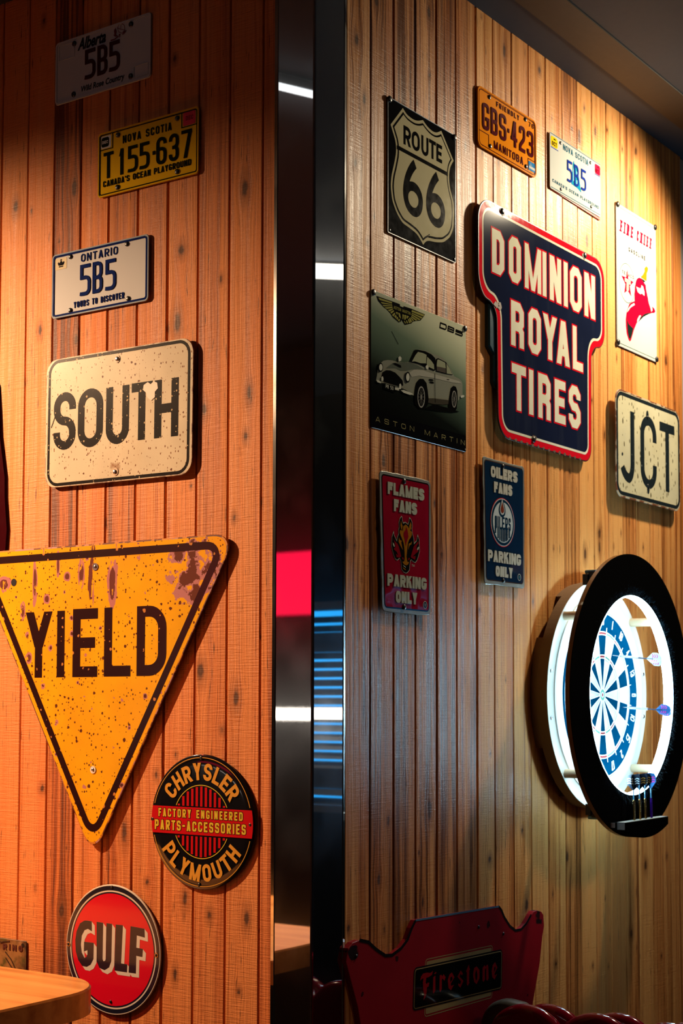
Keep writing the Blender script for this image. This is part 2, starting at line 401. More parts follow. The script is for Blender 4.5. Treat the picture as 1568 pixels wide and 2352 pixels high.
def wood_wall_mat(name, light, mid, dark, saw, rough):
    m, t, b = nt(name); L = t.links.new
    gu = N(t, 'ShaderNodeAttribute', attribute_name='gu'); gz = N(t, 'ShaderNodeAttribute', attribute_name='gz')
    pl = N(t, 'ShaderNodeAttribute', attribute_name='pl'); kn = N(t, 'ShaderNodeAttribute', attribute_name='kn'); tn = N(t, 'ShaderNodeAttribute', attribute_name='tn')
    p40 = N(t, 'ShaderNodeMath', operation='MULTIPLY', inp={1: 43.0}); L(pl.outputs['Fac'], p40.inputs[0])
    def vec(su, sz):
        mu = N(t, 'ShaderNodeMath', operation='MULTIPLY', inp={1: su}); L(gu.outputs['Fac'], mu.inputs[0])
        mz = N(t, 'ShaderNodeMath', operation='MULTIPLY', inp={1: sz}); L(gz.outputs['Fac'], mz.inputs[0])
        c = N(t, 'ShaderNodeCombineXYZ'); L(mu.outputs[0], c.inputs[0]); L(mz.outputs[0], c.inputs[1]); L(p40.outputs[0], c.inputs[2]); return c.outputs[0]
    def noise(su, sz, det=4.0, rg=.55):
        n = N(t, 'ShaderNodeTexNoise', inp={'Scale': 1.0, 'Detail': det, 'Roughness': rg}); L(vec(su, sz), n.inputs['Vector']); return n.outputs['Fac']
    n1 = noise(62, 1.0, 3.0); n2 = noise(420, 5.0, 4.0, .6); n3 = noise(16, .55, 2.0); n4 = noise(150, 2.2, 3.0)
    ramp = N(t, 'ShaderNodeValToRGB'); e = ramp.color_ramp.elements
    e[0].position = .39; e[0].color = (*dark, 1); e[1].position = .62; e[1].color = (*light, 1)
    x = e.new(.48); x.color = (*mid, 1)
    a1 = N(t, 'ShaderNodeMath', operation='MULTIPLY_ADD', inp={1: .50, 2: .0}); L(n1, a1.inputs[0])
    a2 = N(t, 'ShaderNodeMath', operation='MULTIPLY_ADD', inp={1: .32}); L(n4, a2.inputs[0]); L(a1.outputs[0], a2.inputs[2])
    a3 = N(t, 'ShaderNodeMath', operation='MULTIPLY_ADD', inp={1: .22}); L(n2, a3.inputs[0]); L(a2.outputs[0], a3.inputs[2])
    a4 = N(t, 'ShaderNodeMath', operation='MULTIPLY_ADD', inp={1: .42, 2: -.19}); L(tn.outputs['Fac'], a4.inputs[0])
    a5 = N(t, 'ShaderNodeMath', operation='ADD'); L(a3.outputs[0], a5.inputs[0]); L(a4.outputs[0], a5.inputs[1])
    L(a5.outputs[0], ramp.inputs[0]); cur = ramp.outputs[0]
    # reddish heartwood bands
    mr = N(t, 'ShaderNodeMapRange', inp={1: .5, 2: .72, 3: 0.0, 4: .55}); L(n3, mr.inputs[0])
    mx = N(t, 'ShaderNodeMixRGB', blend_type='MULTIPLY', inp={2: (.95, .66, .48, 1)}); L(mr.outputs[0], mx.inputs[0]); L(cur, mx.inputs[1]); cur = mx.outputs[0]
    # dark mineral flecks
    n5 = noise(230, 14.0, 3.0); mr = N(t, 'ShaderNodeMapRange', inp={1: .64, 2: .72, 3: 0.0, 4: .85}); L(n5, mr.inputs[0])
    mx = N(t, 'ShaderNodeMixRGB', inp={2: (.05, .02, .008, 1)}); L(mr.outputs[0], mx.inputs[0]); L(cur, mx.inputs[1]); cur = mx.outputs[0]
    # knots
    nk = noise(170, 70, 3.0); ka = N(t, 'ShaderNodeMath', operation='MULTIPLY_ADD', inp={1: .9, 2: -.45}); L(nk, ka.inputs[0])
    kk = N(t, 'ShaderNodeMath', operation='ADD'); L(kn.outputs['Fac'], kk.inputs[0]); L(ka.outputs[0], kk.inputs[1])
    mr = N(t, 'ShaderNodeMapRange', inp={1: 2.6, 2: 1.0, 3: 0.0, 4: .62}); L(kk.outputs[0], mr.inputs[0])
    mx = N(t, 'ShaderNodeMixRGB', inp={2: (.24, .075, .018, 1)}); L(mr.outputs[0], mx.inputs[0]); L(cur, mx.inputs[1]); cur = mx.outputs[0]
    mr = N(t, 'ShaderNodeMapRange', inp={1: 1.05, 2: .55, 3: 0.0, 4: .86}); L(kk.outputs[0], mr.inputs[0])
    mx = N(t, 'ShaderNodeMixRGB', inp={2: (.040, .012, .005, 1)}); L(mr.outputs[0], mx.inputs[0]); L(cur, mx.inputs[1]); cur = mx.outputs[0]
    mr = N(t, 'ShaderNodeMapRange', inp={1: .5, 2: .2, 3: 0.0, 4: .7}); L(kk.outputs[0], mr.inputs[0])
    mx = N(t, 'ShaderNodeMixRGB', inp={2: (.10, .04, .015, 1)}); L(mr.outputs[0], mx.inputs[0]); L(cur, mx.inputs[1]); cur = mx.outputs[0]
    L(cur, b.inputs['Base Color'])
    sw = noise(18, 310, 3.0, .6)
    h1 = N(t, 'ShaderNodeMath', operation='MULTIPLY', inp={1: saw}); L(sw, h1.inputs[0])
    h2 = N(t, 'ShaderNodeMath', operation='MULTIPLY_ADD', inp={1: .6}); L(n2, h2.inputs[0]); L(h1.outputs[0], h2.inputs[2])
    h3 = N(t, 'ShaderNodeMath', operation='MULTIPLY_ADD', inp={1: .6}); L(n4, h3.inputs[0]); L(h2.outputs[0], h3.inputs[2])
    bp = N(t, 'ShaderNodeBump', inp={'Strength': .8, 'Distance': .0022}); L(h3.outputs[0], bp.inputs['Height']); L(bp.outputs[0], b.inputs['Normal'])
    rr_ = N(t, 'ShaderNodeMapRange', inp={1: .35, 2: .65, 3: rough-.14, 4: rough+.12}); L(n1, rr_.inputs[0]); L(rr_.outputs[0], b.inputs['Roughness']); b.inputs['Specular IOR Level'].default_value = .28
    return m

# ---------------------------------------------------------------- traced outlines (mm on each sign) and knot positions (mm on each wall)
ART = {"car":{"body":[[-185.3,-46.7],[-181.7,-35.2],[-179.3,-22.6],[-168.4,-5.7],[-156.2,2.7],[-138.9,7.6],[-119.1,10.5],[-99.0,10.4],[-71.1,14.8],[-50.6,19.0],[-45.5,25.1],[-37.7,37.8],[-27.3,51.7],[-3.7,56.6],[28.2,59.4],[49.7,57.0],[71.4,57.4],[96.1,56.3],[112.7,49.9],[126.6,40.8],[140.5,28.7],[149.0,21.4],[171.7,19.5],[183.1,15.6],[187.4,8.9],[187.3,-14.7],[177.2,-26.7],[162.9,-35.6],[137.5,-43.4],[120.7,-49.7],[95.8,-55.1],[54.9,-60.3],[28.0,-61.0],[-9.1,-55.7],[-35.1,-54.4],[-60.9,-47.5],[-76.2,-45.9],[-106.5,-46.9],[-151.2,-46.2],[-168.3,-49.2]],"belt":[[-50.6,-5.2],[-29.9,5.5],[6.8,10.6],[55.0,10.6],[123.7,12.6],[171.6,13.6],[183.1,9.7],[137.7,4.8],[55.0,0.6],[-9.0,-4.9],[-40.3,-13.2]],"hood":[[-116.6,5.1],[-71.1,14.8],[-45.5,18.8],[-14.2,18.2],[17.4,14.0],[-14.2,9.7],[-40.3,3.6],[-60.9,-2.9],[-86.4,-7.4],[-106.6,-5.5],[-146.3,-12.6],[-131.5,-3.1]],"low":[[28.0,-51.1],[54.9,-46.7],[120.7,-40.3],[120.7,-49.7],[95.8,-55.1],[54.9,-60.3],[28.0,-61.0]],"wsf":[[-49.3,20.2],[-27.3,51.7],[-14.2,54.2],[17.5,56.6],[44.3,54.5],[60.5,48.9],[64.5,39.6],[61.8,20.5],[56.3,18.0],[28.1,18.7],[-9.0,21.9],[-40.3,20.5]],"wsg":[[-40.3,21.9],[-24.7,40.2],[-14.2,49.2],[6.9,50.4],[22.8,49.1],[20.1,28.7],[-3.7,25.0],[-27.3,24.9]],"wsg2":[[25.5,45.3],[44.2,38.8],[55.0,32.2],[56.4,20.9],[28.1,23.0],[22.8,29.1]],"swf":[[67.3,48.8],[75.5,51.0],[109.9,47.9],[123.8,38.8],[140.5,22.8],[109.8,20.3],[65.8,18.3],[64.5,35.3]],"swg":[[70.0,46.4],[76.8,48.4],[105.7,45.7],[107.9,35.2],[108.4,21.5],[67.2,20.0],[67.2,34.4]],"swl":[[67.2,30.1],[85.0,31.8],[107.9,33.0],[108.4,21.5],[67.2,20.0]],"swg2":[[111.3,45.3],[123.8,37.3],[137.7,23.8],[112.6,21.5]],"grille":[[-162.2,-31.8],[-158.6,-23.0],[-146.3,-16.7],[-129.0,-14.3],[-109.1,-15.6],[-94.0,-21.2],[-78.8,-28.3],[-76.2,-38.9],[-86.4,-43.4],[-151.2,-43.5],[-161.0,-41.1]],"scoop":[[-119.1,3.3],[-109.1,6.2],[-86.4,5.1],[-83.9,-0.0],[-91.5,0.0]],"arch":[[-24.7,-33.0],[-19.5,-22.2],[-6.4,-11.5],[9.4,-9.5],[22.7,-16.4],[28.0,-32.6],[32.0,-51.8],[28.0,-66.7],[14.7,-77.3],[-9.1,-81.1],[-27.4,-72.7],[-29.9,-54.9]],"arch2":[[129.2,-21.4],[133.4,-9.1],[143.3,-2.3],[154.5,-2.6],[161.6,-11.6],[163.0,-30.5],[158.6,-54.6],[148.7,-63.5],[129.0,-63.6],[120.7,-53.3],[124.9,-36.7]],"vent":[[33.4,-4.9],[49.6,-2.9],[55.0,-5.8],[36.1,-8.4]],"vent2":[[34.8,-10.3],[52.2,-8.2],[56.3,-11.8],[40.1,-13.4]],"bump":[[-87.6,-52.0],[-76.2,-49.3],[-45.5,-50.5],[-33.1,-52.6],[-50.6,-56.2],[-76.2,-55.6]],"bump2":[[-185.3,-46.7],[-181.6,-44.7],[-168.3,-46.5],[-169.5,-50.1],[-182.8,-49.6]],"bump3":[[-111.5,-49.1],[-95.2,-47.7],[-95.2,-53.9],[-111.5,-54.6]],"ov":[[-165.9,-35.2],[-161.0,-33.0],[-158.1,-37.9],[-159.8,-43.6],[-167.1,-43.5]],"ov2":[[-93.5,-39.1],[-88.9,-36.7],[-85.1,-40.4],[-87.6,-49.2],[-95.2,-50.5]],"plate":[[-156.1,-47.1],[-110.3,-46.1],[-110.3,-61.3],[-156.1,-60.0]],"rb":[[175.8,-21.0],[187.3,-16.9],[194.4,-18.0],[188.7,-22.6],[177.2,-25.9]],"mir":[[-97.8,20.3],[-91.5,25.2],[-84.4,22.1],[-86.4,15.5],[-96.5,11.6]],"mir2":[[17.4,21.1],[24.1,26.5],[30.8,22.0],[29.4,16.8],[20.1,15.9]],"hand":[[113.9,8.4],[125.1,9.5],[123.7,7.9],[113.9,7.2]],"shadow":[[14.7,-77.3],[54.9,-60.3],[120.7,-59.1],[171.4,-59.9],[137.4,-67.4],[68.4,-74.6]],"door":[[59.0,12.8],[60.7,13.1],[62.4,-55.5],[60.8,-55.7]],"pts":[[-169.6,-14.7],[-160.3,-13.1],[-169.6,-4.5],[-59.1,-17.2],[-49.3,-15.5],[-59.1,-4.6],[-1.7,-53.1],[12.8,-50.7],[-1.7,-29.8],[145.1,-34.1],[155.0,-32.5],[145.2,-15.1],[-149.9,-56.9],[-119.0,-58.6],[-119.0,-49.0]]},"wing":{"base":[[-183.7,142.0],[-119.0,143.5],[-89.2,143.7],[-87.7,139.5],[-74.2,139.5],[-72.7,142.7],[-40.7,143.7],[18.3,142.8],[10.5,134.8],[-2.1,124.2],[-19.2,119.9],[-34.6,115.0],[-40.7,109.6],[-68.1,100.7],[-75.7,105.8],[-83.2,110.0],[-84.7,104.8],[-92.9,101.4],[-118.9,108.4],[-126.3,114.2],[-142.5,120.5],[-155.6,123.4],[-168.6,128.7],[-177.2,132.5]],"f0":[[-177.3,139.8],[-121.2,141.4],[-122.7,137.8],[-171.5,135.4]],"f1":[[-167.9,132.1],[-121.2,136.5],[-121.9,134.7],[-162.1,129.3]],"f2":[[-160.6,126.8],[-120.4,133.8],[-120.4,132.1],[-155.6,124.6]],"f3":[[-152.7,122.8],[-119.7,131.1],[-119.7,128.6],[-142.5,121.3]],"f4":[[-139.5,119.9],[-119.0,127.6],[-117.5,125.8],[-132.2,117.8]],"f5":[[-129.3,117.6],[-115.3,124.7],[-113.0,122.7],[-124.1,114.6]],"f6":[[-121.9,112.6],[-110.8,120.3],[-108.6,117.1],[-116.0,109.8]],"f7":[[-113.0,111.2],[-107.1,115.7],[-102.6,113.4],[-107.1,107.5]],"f8":[[-104.9,108.0],[-101.2,112.9],[-96.7,111.3],[-98.9,105.1]],"f9":[[-97.4,104.6],[-93.7,109.9],[-89.2,108.8],[-91.4,103.4]],"f10":[[-39.2,141.1],[15.2,141.3],[9.7,135.9],[-40.7,136.7]],"f11":[[-39.2,134.9],[7.3,133.7],[1.0,129.5],[-40.7,132.9]],"f12":[[-40.7,131.3],[-2.1,127.2],[-8.3,123.8],[-41.5,128.6]],"f13":[[-40.7,127.1],[-14.5,122.5],[-23.8,119.8],[-42.3,124.3]],"f14":[[-43.0,123.3],[-30.0,118.5],[-34.6,116.3],[-46.1,121.8]],"f15":[[-47.6,121.5],[-38.4,114.7],[-43.8,110.7],[-51.4,119.1]],"f16":[[-53.0,117.9],[-45.3,110.4],[-51.4,108.3],[-56.0,115.6]],"f17":[[-60.6,113.0],[-55.2,107.5],[-60.6,105.6],[-63.6,111.6]],"f18":[[-69.6,109.5],[-64.4,105.6],[-67.4,103.8],[-72.7,108.9]],"f19":[[-107.1,122.3],[-98.2,123.3],[-99.7,117.3],[-102.6,118.3]],"f20":[[-96.7,122.8],[-89.2,122.8],[-84.7,111.4],[-92.2,113.9]],"f21":[[-78.7,123.3],[-72.7,122.9],[-75.7,111.6],[-78.7,112.6]],"f22":[[-71.2,123.2],[-63.6,124.0],[-65.1,113.7],[-71.2,111.7]],"f23":[[-62.1,123.5],[-51.4,124.0],[-57.5,117.8],[-62.1,116.9]],"txt":[[-115.3,128.3],[-115.3,133.6],[-45.3,130.3],[-45.3,135.3]]},"horse":{"out":[[-21.8,61.7],[-18.5,59.3],[-18.5,53.3],[-15.2,47.0],[-6.3,49.9],[4.8,45.9],[8.2,51.7],[10.4,62.2],[17.1,59.2],[22.8,51.2],[23.9,42.2],[21.6,36.0],[25.0,25.3],[29.5,16.0],[30.6,5.2],[40.8,12.2],[45.4,26.6],[52.2,16.2],[53.3,-2.0],[54.5,-11.1],[48.8,-23.7],[43.1,-33.3],[35.1,-39.4],[25.0,-37.1],[18.2,-33.7],[14.9,-37.3],[12.6,-47.7],[11.5,-56.9],[3.7,-63.4],[-4.1,-65.8],[-14.0,-63.5],[-21.8,-58.0],[-22.9,-47.3],[-25.1,-39.1],[-29.5,-34.1],[-39.3,-39.6],[-48.0,-36.7],[-53.5,-29.4],[-60.0,-17.4],[-62.7,-8.7],[-61.1,12.2],[-53.5,25.4],[-51.3,16.1],[-41.5,5.0],[-39.3,12.4],[-33.9,21.8],[-34.4,29.6],[-31.7,35.8],[-32.8,45.9],[-28.4,56.5]],"face":[[-5.2,44.0],[3.7,40.3],[8.2,35.9],[13.8,31.6],[19.9,29.7],[19.9,22.5],[14.9,16.0],[8.2,10.5],[3.7,2.9],[1.5,-6.3],[-0.7,-18.6],[-2.4,-27.7],[-0.7,-33.6],[1.5,-39.5],[8.2,-39.0],[4.8,-44.7],[-4.1,-47.7],[-12.9,-46.0],[-19.0,-40.4],[-11.8,-39.3],[-9.6,-31.3],[-10.2,-19.3],[-11.8,-7.5],[-14.1,1.4],[-20.7,10.4],[-26.2,17.1],[-30.0,24.0],[-28.4,30.1],[-22.9,28.2],[-15.2,39.2]],"fl":[[-4.1,39.0],[1.5,31.7],[3.7,24.6],[5.4,17.5],[1.5,11.2],[-3.0,3.5],[-5.2,-5.1],[-8.0,3.1],[-9.6,10.2],[-14.1,17.6],[-14.1,24.2],[-9.6,29.4],[-5.2,32.3]],"e1":[[-25.1,50.8],[-21.8,43.9],[-18.5,39.4],[-18.5,33.4],[-24.0,30.5],[-27.3,40.4]],"e2":[[14.9,51.7],[18.3,44.7],[17.1,36.8],[11.5,30.8],[8.2,35.9],[9.3,42.7]],"c1":[[-32.8,12.9],[-29.5,7.2],[-21.8,6.1],[-24.0,1.7],[-20.1,-8.1],[-17.4,-14.5],[-27.3,-5.7],[-35.0,2.6]],"c2":[[20.5,8.6],[18.3,1.7],[10.4,-2.0],[7.1,-7.7],[4.8,-12.1],[7.1,2.0],[14.9,4.5]],"r1":[[-55.7,7.9],[-51.3,3.0],[-39.3,-2.6],[-33.9,-9.3],[-28.4,-20.8],[-25.1,-29.5],[-32.8,-32.5],[-43.7,-32.2],[-44.8,-25.1],[-36.0,-28.0],[-43.7,-20.2],[-55.6,-15.3],[-49.1,-10.6],[-51.3,-1.8]],"r2":[[46.5,10.8],[47.7,6.6],[40.8,1.2],[37.4,-6.4],[47.6,-11.6],[36.3,-17.4],[22.7,-25.8],[35.2,-23.6],[32.9,-32.3],[17.1,-28.6],[14.9,-26.4],[21.6,-13.8],[27.3,-2.4]],"n1":[[-21.8,-31.1],[-15.2,-31.1],[-15.1,-35.9],[-18.5,-35.6]],"n2":[[7.1,-29.4],[11.5,-31.5],[5.9,-36.1],[3.7,-33.3]],"w":[[-17.4,-47.5],[-6.3,-50.9],[-6.3,-53.3],[-14.0,-50.3]],"g":[[-17.4,-52.3],[-5.2,-56.8],[-6.3,-58.7],[-15.1,-55.7]],"w2":[[-58.9,-0.7],[-53.5,-3.8],[-50.8,-8.9],[-53.5,-10.6],[-57.3,-7.1]],"w3":[[49.4,-0.5],[50.5,-4.1],[45.4,-9.7],[41.4,-9.1],[42.0,-5.4]]},"hat":{"red":[[15.5,23.5],[-0.4,15.4],[-8.4,4.8],[-14.0,-11.9],[-16.9,-29.1],[-18.5,-45.9],[-17.4,-54.5],[-38.2,-62.3],[-53.8,-70.0],[-64.3,-84.2],[-74.8,-101.7],[-80.2,-119.1],[-79.4,-140.7],[-74.7,-161.4],[-63.5,-175.5],[-54.7,-181.4],[-45.6,-176.4],[-35.0,-159.0],[-21.6,-137.7],[-3.0,-115.3],[23.6,-95.5],[50.5,-78.8],[80.1,-69.2],[123.6,-60.1],[132.0,-53.8],[123.9,-46.5],[109.0,-43.5],[111.5,-54.8],[101.8,-61.3],[94.0,-49.5],[83.4,-37.2],[75.7,-19.8],[65.4,-0.8],[63.0,10.9],[47.1,17.4],[28.7,23.2]],"d1":[[-72.6,-118.6],[-60.1,-131.3],[-29.4,-138.2],[-40.1,-160.0],[-50.7,-174.1],[-60.8,-170.7],[-68.2,-154.7]],"d2":[[27.7,-91.3],[50.5,-78.8],[80.1,-68.7],[104.5,-64.1],[80.0,-72.6],[45.0,-87.7],[12.9,-107.6],[4.9,-111.5]],"w1":[[-6.1,-9.0],[20.1,-8.7],[28.1,-4.7],[30.9,3.7],[41.5,2.7],[51.8,-11.7],[51.6,-24.0],[35.7,-20.8],[19.8,-25.4],[4.1,-22.2]],"w2":[[-22.7,-61.1],[-17.6,-65.5],[-48.9,-81.0],[-72.2,-100.1],[-64.3,-86.4],[-43.6,-71.1]],"w3":[[13.2,-91.0],[26.4,-88.2],[10.3,-105.9],[-2.9,-113.1],[-0.2,-104.8]],"d3":[[26.1,24.3],[52.6,23.1],[60.5,20.4],[47.1,16.3],[33.9,21.1]],"gold":[[26.1,27.6],[42.2,37.4],[55.8,51.7],[54.7,60.4],[68.2,69.7],[80.3,66.4],[78.7,58.2],[70.5,48.4],[68.6,24.5],[52.6,25.3]],"star":[[-67.3,29.7],[-60.1,1.8],[-24.1,0.7],[-50.2,-17.8],[-40.5,-46.3],[-65.9,-33.3],[-89.0,-46.1],[-80.9,-18.2],[-108.3,1.1],[-75.4,2.7]],"tt":[[-83.1,-2.3],[-47.4,-2.4],[-47.5,-10.6],[-59.1,-10.0],[-60.7,-31.1],[-72.3,-32.6],[-70.5,-9.3],[-83.2,-8.9]],"tex":[[-103.0,17.0],[-26.3,19.4],[-27.8,9.2]]},"rose":{"stem":[[26.5,39.5],[39.0,39.5],[51.5,44.2]],"fl":[[59.5,72.1],[68.9,65.0],[70.1,53.7],[61.9,47.9],[51.4,53.7],[47.1,64.3],[51.2,70.3]],"c":[[57.2,58.5]],"l1":[[40.8,65.8],[45.1,56.9],[43.1,47.9],[37.8,50.8],[36.6,60.6]],"l2":[[33.6,51.1],[43.1,49.5],[48.4,45.0],[41.1,44.5]],"l3":[[76.4,52.1],[70.2,45.8],[64.0,48.2],[68.1,51.1]],"l4":[[51.5,49.0],[54.7,38.7],[57.7,47.4]],"l5":[[72.3,44.5],[64.0,47.4],[61.9,44.0]]},"shield":{"out":[[-85.1,147.7],[-69.0,137.8],[-41.3,134.8],[-22.6,137.3],[0.9,146.9],[18.4,138.2],[40.8,133.1],[60.1,134.8],[83.0,147.0],[109.3,121.1],[139.2,91.4],[122.4,70.8],[116.7,44.6],[122.3,20.0],[138.9,-10.4],[141.5,-39.5],[137.0,-75.7],[121.9,-98.7],[92.2,-118.3],[59.6,-126.3],[24.4,-130.8],[11.7,-136.5],[1.9,-146.6],[-10.3,-136.9],[-25.9,-127.4],[-56.8,-121.8],[-87.2,-118.0],[-111.2,-101.1],[-129.1,-77.9],[-135.6,-46.7],[-132.1,-21.0],[-121.7,6.7],[-112.8,35.8],[-114.3,60.2],[-135.8,93.7]],"six":[[-40.4,41.0],[-28.3,24.1],[-41.3,11.6],[-52.1,-3.3],[-57.7,-14.1],[-41.4,-10.3],[-25.9,-12.7],[-10.2,-21.9],[-0.8,-38.0],[-0.2,-56.5],[-7.2,-75.3],[-19.7,-87.0],[-33.7,-91.5],[-50.6,-90.1],[-69.0,-81.6],[-81.1,-64.9],[-85.4,-46.0],[-82.7,-23.6],[-75.1,-3.1],[-62.9,17.1],[-50.6,32.4]],"hole":[[-49.1,-33.5],[-35.2,-33.9],[-22.8,-40.6],[-19.6,-53.2],[-25.9,-65.0],[-36.7,-71.3],[-52.2,-70.4],[-62.9,-61.6],[-65.0,-48.8],[-59.8,-39.0]],"six2":[[14.9,-47.3]]},"gulf":{"G":[[-63.4,56.8],[-62.7,35.0],[-75.2,39.4],[-85.5,35.6],[-94.0,22.4],[-96.4,2.3],[-93.4,-14.8],[-84.5,-26.4],[-79.4,-24.7],[-75.3,-18.1],[-75.5,-7.7],[-86.5,-12.2],[-86.1,9.4],[-56.5,9.6],[-57.0,-26.2],[-65.4,-39.4],[-77.3,-45.5],[-91.1,-44.9],[-103.5,-33.2],[-111.8,-14.1],[-113.6,10.7],[-109.8,31.0],[-99.6,49.3],[-85.9,56.7],[-75.5,57.5]],"U":[[-48.0,57.3],[-28.2,56.5],[-29.1,-23.5],[-25.6,-28.6],[-20.5,-26.4],[-18.2,-21.2],[-18.0,56.6],[-1.1,56.3],[-2.6,-25.9],[-9.2,-40.0],[-22.6,-47.4],[-37.9,-44.0],[-46.7,-30.1]],"L":[[10.3,56.0],[31.4,56.1],[26.9,-27.9],[45.8,-27.9],[45.0,-45.5],[7.7,-45.1]],"F":[[54.6,56.1],[95.6,54.0],[96.5,35.1],[72.9,37.8],[71.7,10.8],[91.3,9.8],[89.9,-7.7],[71.9,-6.5],[71.4,-45.2],[50.3,-45.4]],"sh":[[45.0,-45.5],[52.8,-53.9]]},"fs":{"F":[[-176.4,18.7],[-172.5,27.6],[-163.5,33.1],[-148.0,32.9],[-132.4,30.0],[-121.4,33.2],[-125.9,25.0],[-140.3,21.6],[-150.6,21.8],[-153.2,11.3],[-149.4,7.4],[-144.2,10.0],[-137.7,9.1],[-140.3,1.3],[-148.1,-0.3],[-149.4,-10.9],[-153.3,-19.7],[-162.3,-26.4],[-159.7,-16.1],[-163.6,-2.0],[-164.8,14.4],[-162.3,22.1],[-170.0,21.8]],"i":[[-120.7,18.8],[-111.5,21.6],[-111.5,-12.5],[-119.4,-18.1],[-122.6,-14.9]],"d":[[-118.0,25.3],[-110.1,29.3],[-106.7,27.1],[-111.5,24.6]],"r":[[-92.9,19.0],[-84.9,19.2],[-82.3,14.7],[-75.6,19.2],[-66.7,11.1],[-72.9,3.7],[-79.6,10.2],[-83.6,8.0],[-83.7,-12.6],[-90.4,-19.1],[-94.3,-15.1]],"e":[[-57.6,2.9],[-50.0,14.9],[-39.1,18.0],[-27.6,5.5],[-44.6,-7.3],[-41.9,-12.6],[-29.6,-10.9],[-43.3,-22.1],[-54.1,-15.6]],"eh":[[-45.9,8.1],[-39.1,8.5],[-36.4,2.6],[-45.9,-3.0]],"s":[[-14.4,5.0],[0.8,17.1],[10.5,8.5],[6.3,4.8],[-0.6,9.3],[-4.8,3.6],[13.3,-8.8],[-0.7,-22.4],[-11.8,-14.9],[-9.0,-11.2],[-2.1,-15.0],[2.1,-8.6]],"t":[[24.5,10.7],[38.7,25.7],[40.1,17.0],[44.3,13.6],[40.0,11.4],[38.5,-13.9],[40.7,-17.0],[32.8,-22.9],[28.6,-19.5],[28.7,8.7]],"o":[[57.0,-1.0],[62.8,13.9],[74.2,16.3],[87.1,6.2],[87.0,-13.8],[74.0,-25.4],[62.6,-18.8]],"oh":[[67.0,0.5],[72.8,9.6],[77.6,-3.9],[74.1,-17.6],[68.4,-11.1]],"n":[[102.2,8.4],[111.9,14.2],[116.2,9.3],[125.6,13.8],[129.4,9.0],[131.3,-20.2],[124.8,-25.0],[119.8,-21.4],[120.0,7.4],[113.3,2.6],[113.1,-20.4],[106.4,-25.2],[102.1,-21.0]],"f":[[145.6,-4.8],[151.6,8.8],[162.6,14.1],[173.9,-0.1],[158.9,-14.0],[161.8,-18.0],[172.3,-15.1],[160.3,-26.9],[148.4,-19.7]],"fh":[[157.5,2.2],[163.5,3.5],[164.9,-1.7],[157.4,-9.4]],"box":[[-201.8,-37.6],[-195.4,48.3],[195.3,35.8],[191.6,-51.5]],"b2":[[-152.0,-57.7],[-155.9,-50.4],[-149.3,62.2],[153.4,55.0],[148.1,-67.4]]},"fso":{"out":[[-463.6,99.2],[-455.5,125.9],[-439.0,135.4],[-414.1,137.9],[-380.3,129.4],[-350.2,110.0],[-315.3,92.6],[-288.7,90.0],[-252.8,99.9],[-225.4,115.9],[-208.8,138.5],[-193.0,153.9],[183.4,144.4],[197.8,133.7],[211.1,116.0],[239.1,91.1],[267.5,76.8],[296.4,76.1],[323.4,86.8],[349.7,106.1],[361.7,113.1],[379.7,114.0],[403.9,108.5],[416.0,98.7],[419.3,70.1],[409.3,43.1]],"holes":[[-426.5,105.9],[85.6,106.4],[205.2,76.2]]}}
KNL = [[-743,2784],[-802,2578],[-363,2699],[-372,2537],[-177,2264],[-168,2357],[-293,2334],[-683,2539],[-330,2169],[-248,2615],[-915,2641],[-207,2091],[-199,1706],[-298,1764],[-237,1638],[-695,1363],[-775,1496],[-446,1302],[-338,1274],[-340,1236],[-268,1244],[-167,1245],[-364,1109],[-187,1092],[-367,1583],[-423,1537],[-516,1406],[-707,1219],[-794,1265],[-387,3138],[-183,2803],[-892,2893],[-695,2901],[-803,3331],[-837,2872]]
KNR = [[184,3019],[454,3162],[400,3079],[150,2866],[622,3045],[199,2704],[223,2766],[704,3054],[785,3053],[1077,3255],[1343,3306],[1193,3267],[1276,3351],[1242,3257],[1110,3013],[1014,3063],[1287,2967],[231,3257],[349,3217],[453,3313],[458,3167],[701,3397],[817,3352],[1007,3366],[154,3142],[440,2660],[702,2512],[529,2618],[260,2233],[1286,2977],[1358,2750],[1825,2914],[1912,2906],[705,2511],[1390,2451],[1310,2534],[1169,2316],[1473,2683],[1826,2740],[1758,3004],[1389,2449],[1891,2618],[1199,3266],[1242,3254],[1343,3304],[1421,3333],[1521,3306],[1618,3331],[1574,3237],[1273,3348],[262,2230],[477,2159],[507,2040],[234,2077],[684,1919],[958,1956],[397,1888],[121,2035],[149,2032],[1074,2104],[1262,2102],[1352,2167],[1352,2127],[1444,2138],[1493,2181],[1549,2217],[1647,2152],[130,1224],[244,1316],[266,1205],[408,1359],[423,1247],[730,1317],[895,1376],[917,1187],[1058,1201],[1143,1292],[1293,985],[1391,971],[1373,1160],[1580,1155],[1540,1042],[1577,999],[1075,1020],[1644,1226],[1799,1239],[1751,951],[282,1439],[453,1455],[352,1517],[416,1879],[193,1649],[735,1574],[246,1814],[482,1736],[178,1962],[813,1755],[299,1710]]
# ================================================================ the setting
HC = 3.411
M_dark = mat('dark_paint', (.012, .012, .013), .6)
M_ceil = mat('ceiling_paint', (.022, .034, .055), .7)
M_floor = mat('floor_paint', (.06, .04, .03), .35)
M_grey = mat('grey_paint', (.30, .30, .30), .6)
M_black = mat('black_paint', (.006, .006, .007), .35)
M_blackm = mat('black_matt', (.008, .008, .009), .6)
M_lwood = wood_wall_mat('cedar_boards_rough', (.66, .235, .065), (.44, .125, .028), (.13, .030, .007), .8, .62)
M_rwood = wood_wall_mat('cedar_boards_varnished', (.72, .335, .098), (.49, .175, .040), (.15, .044, .010), .35, .45)

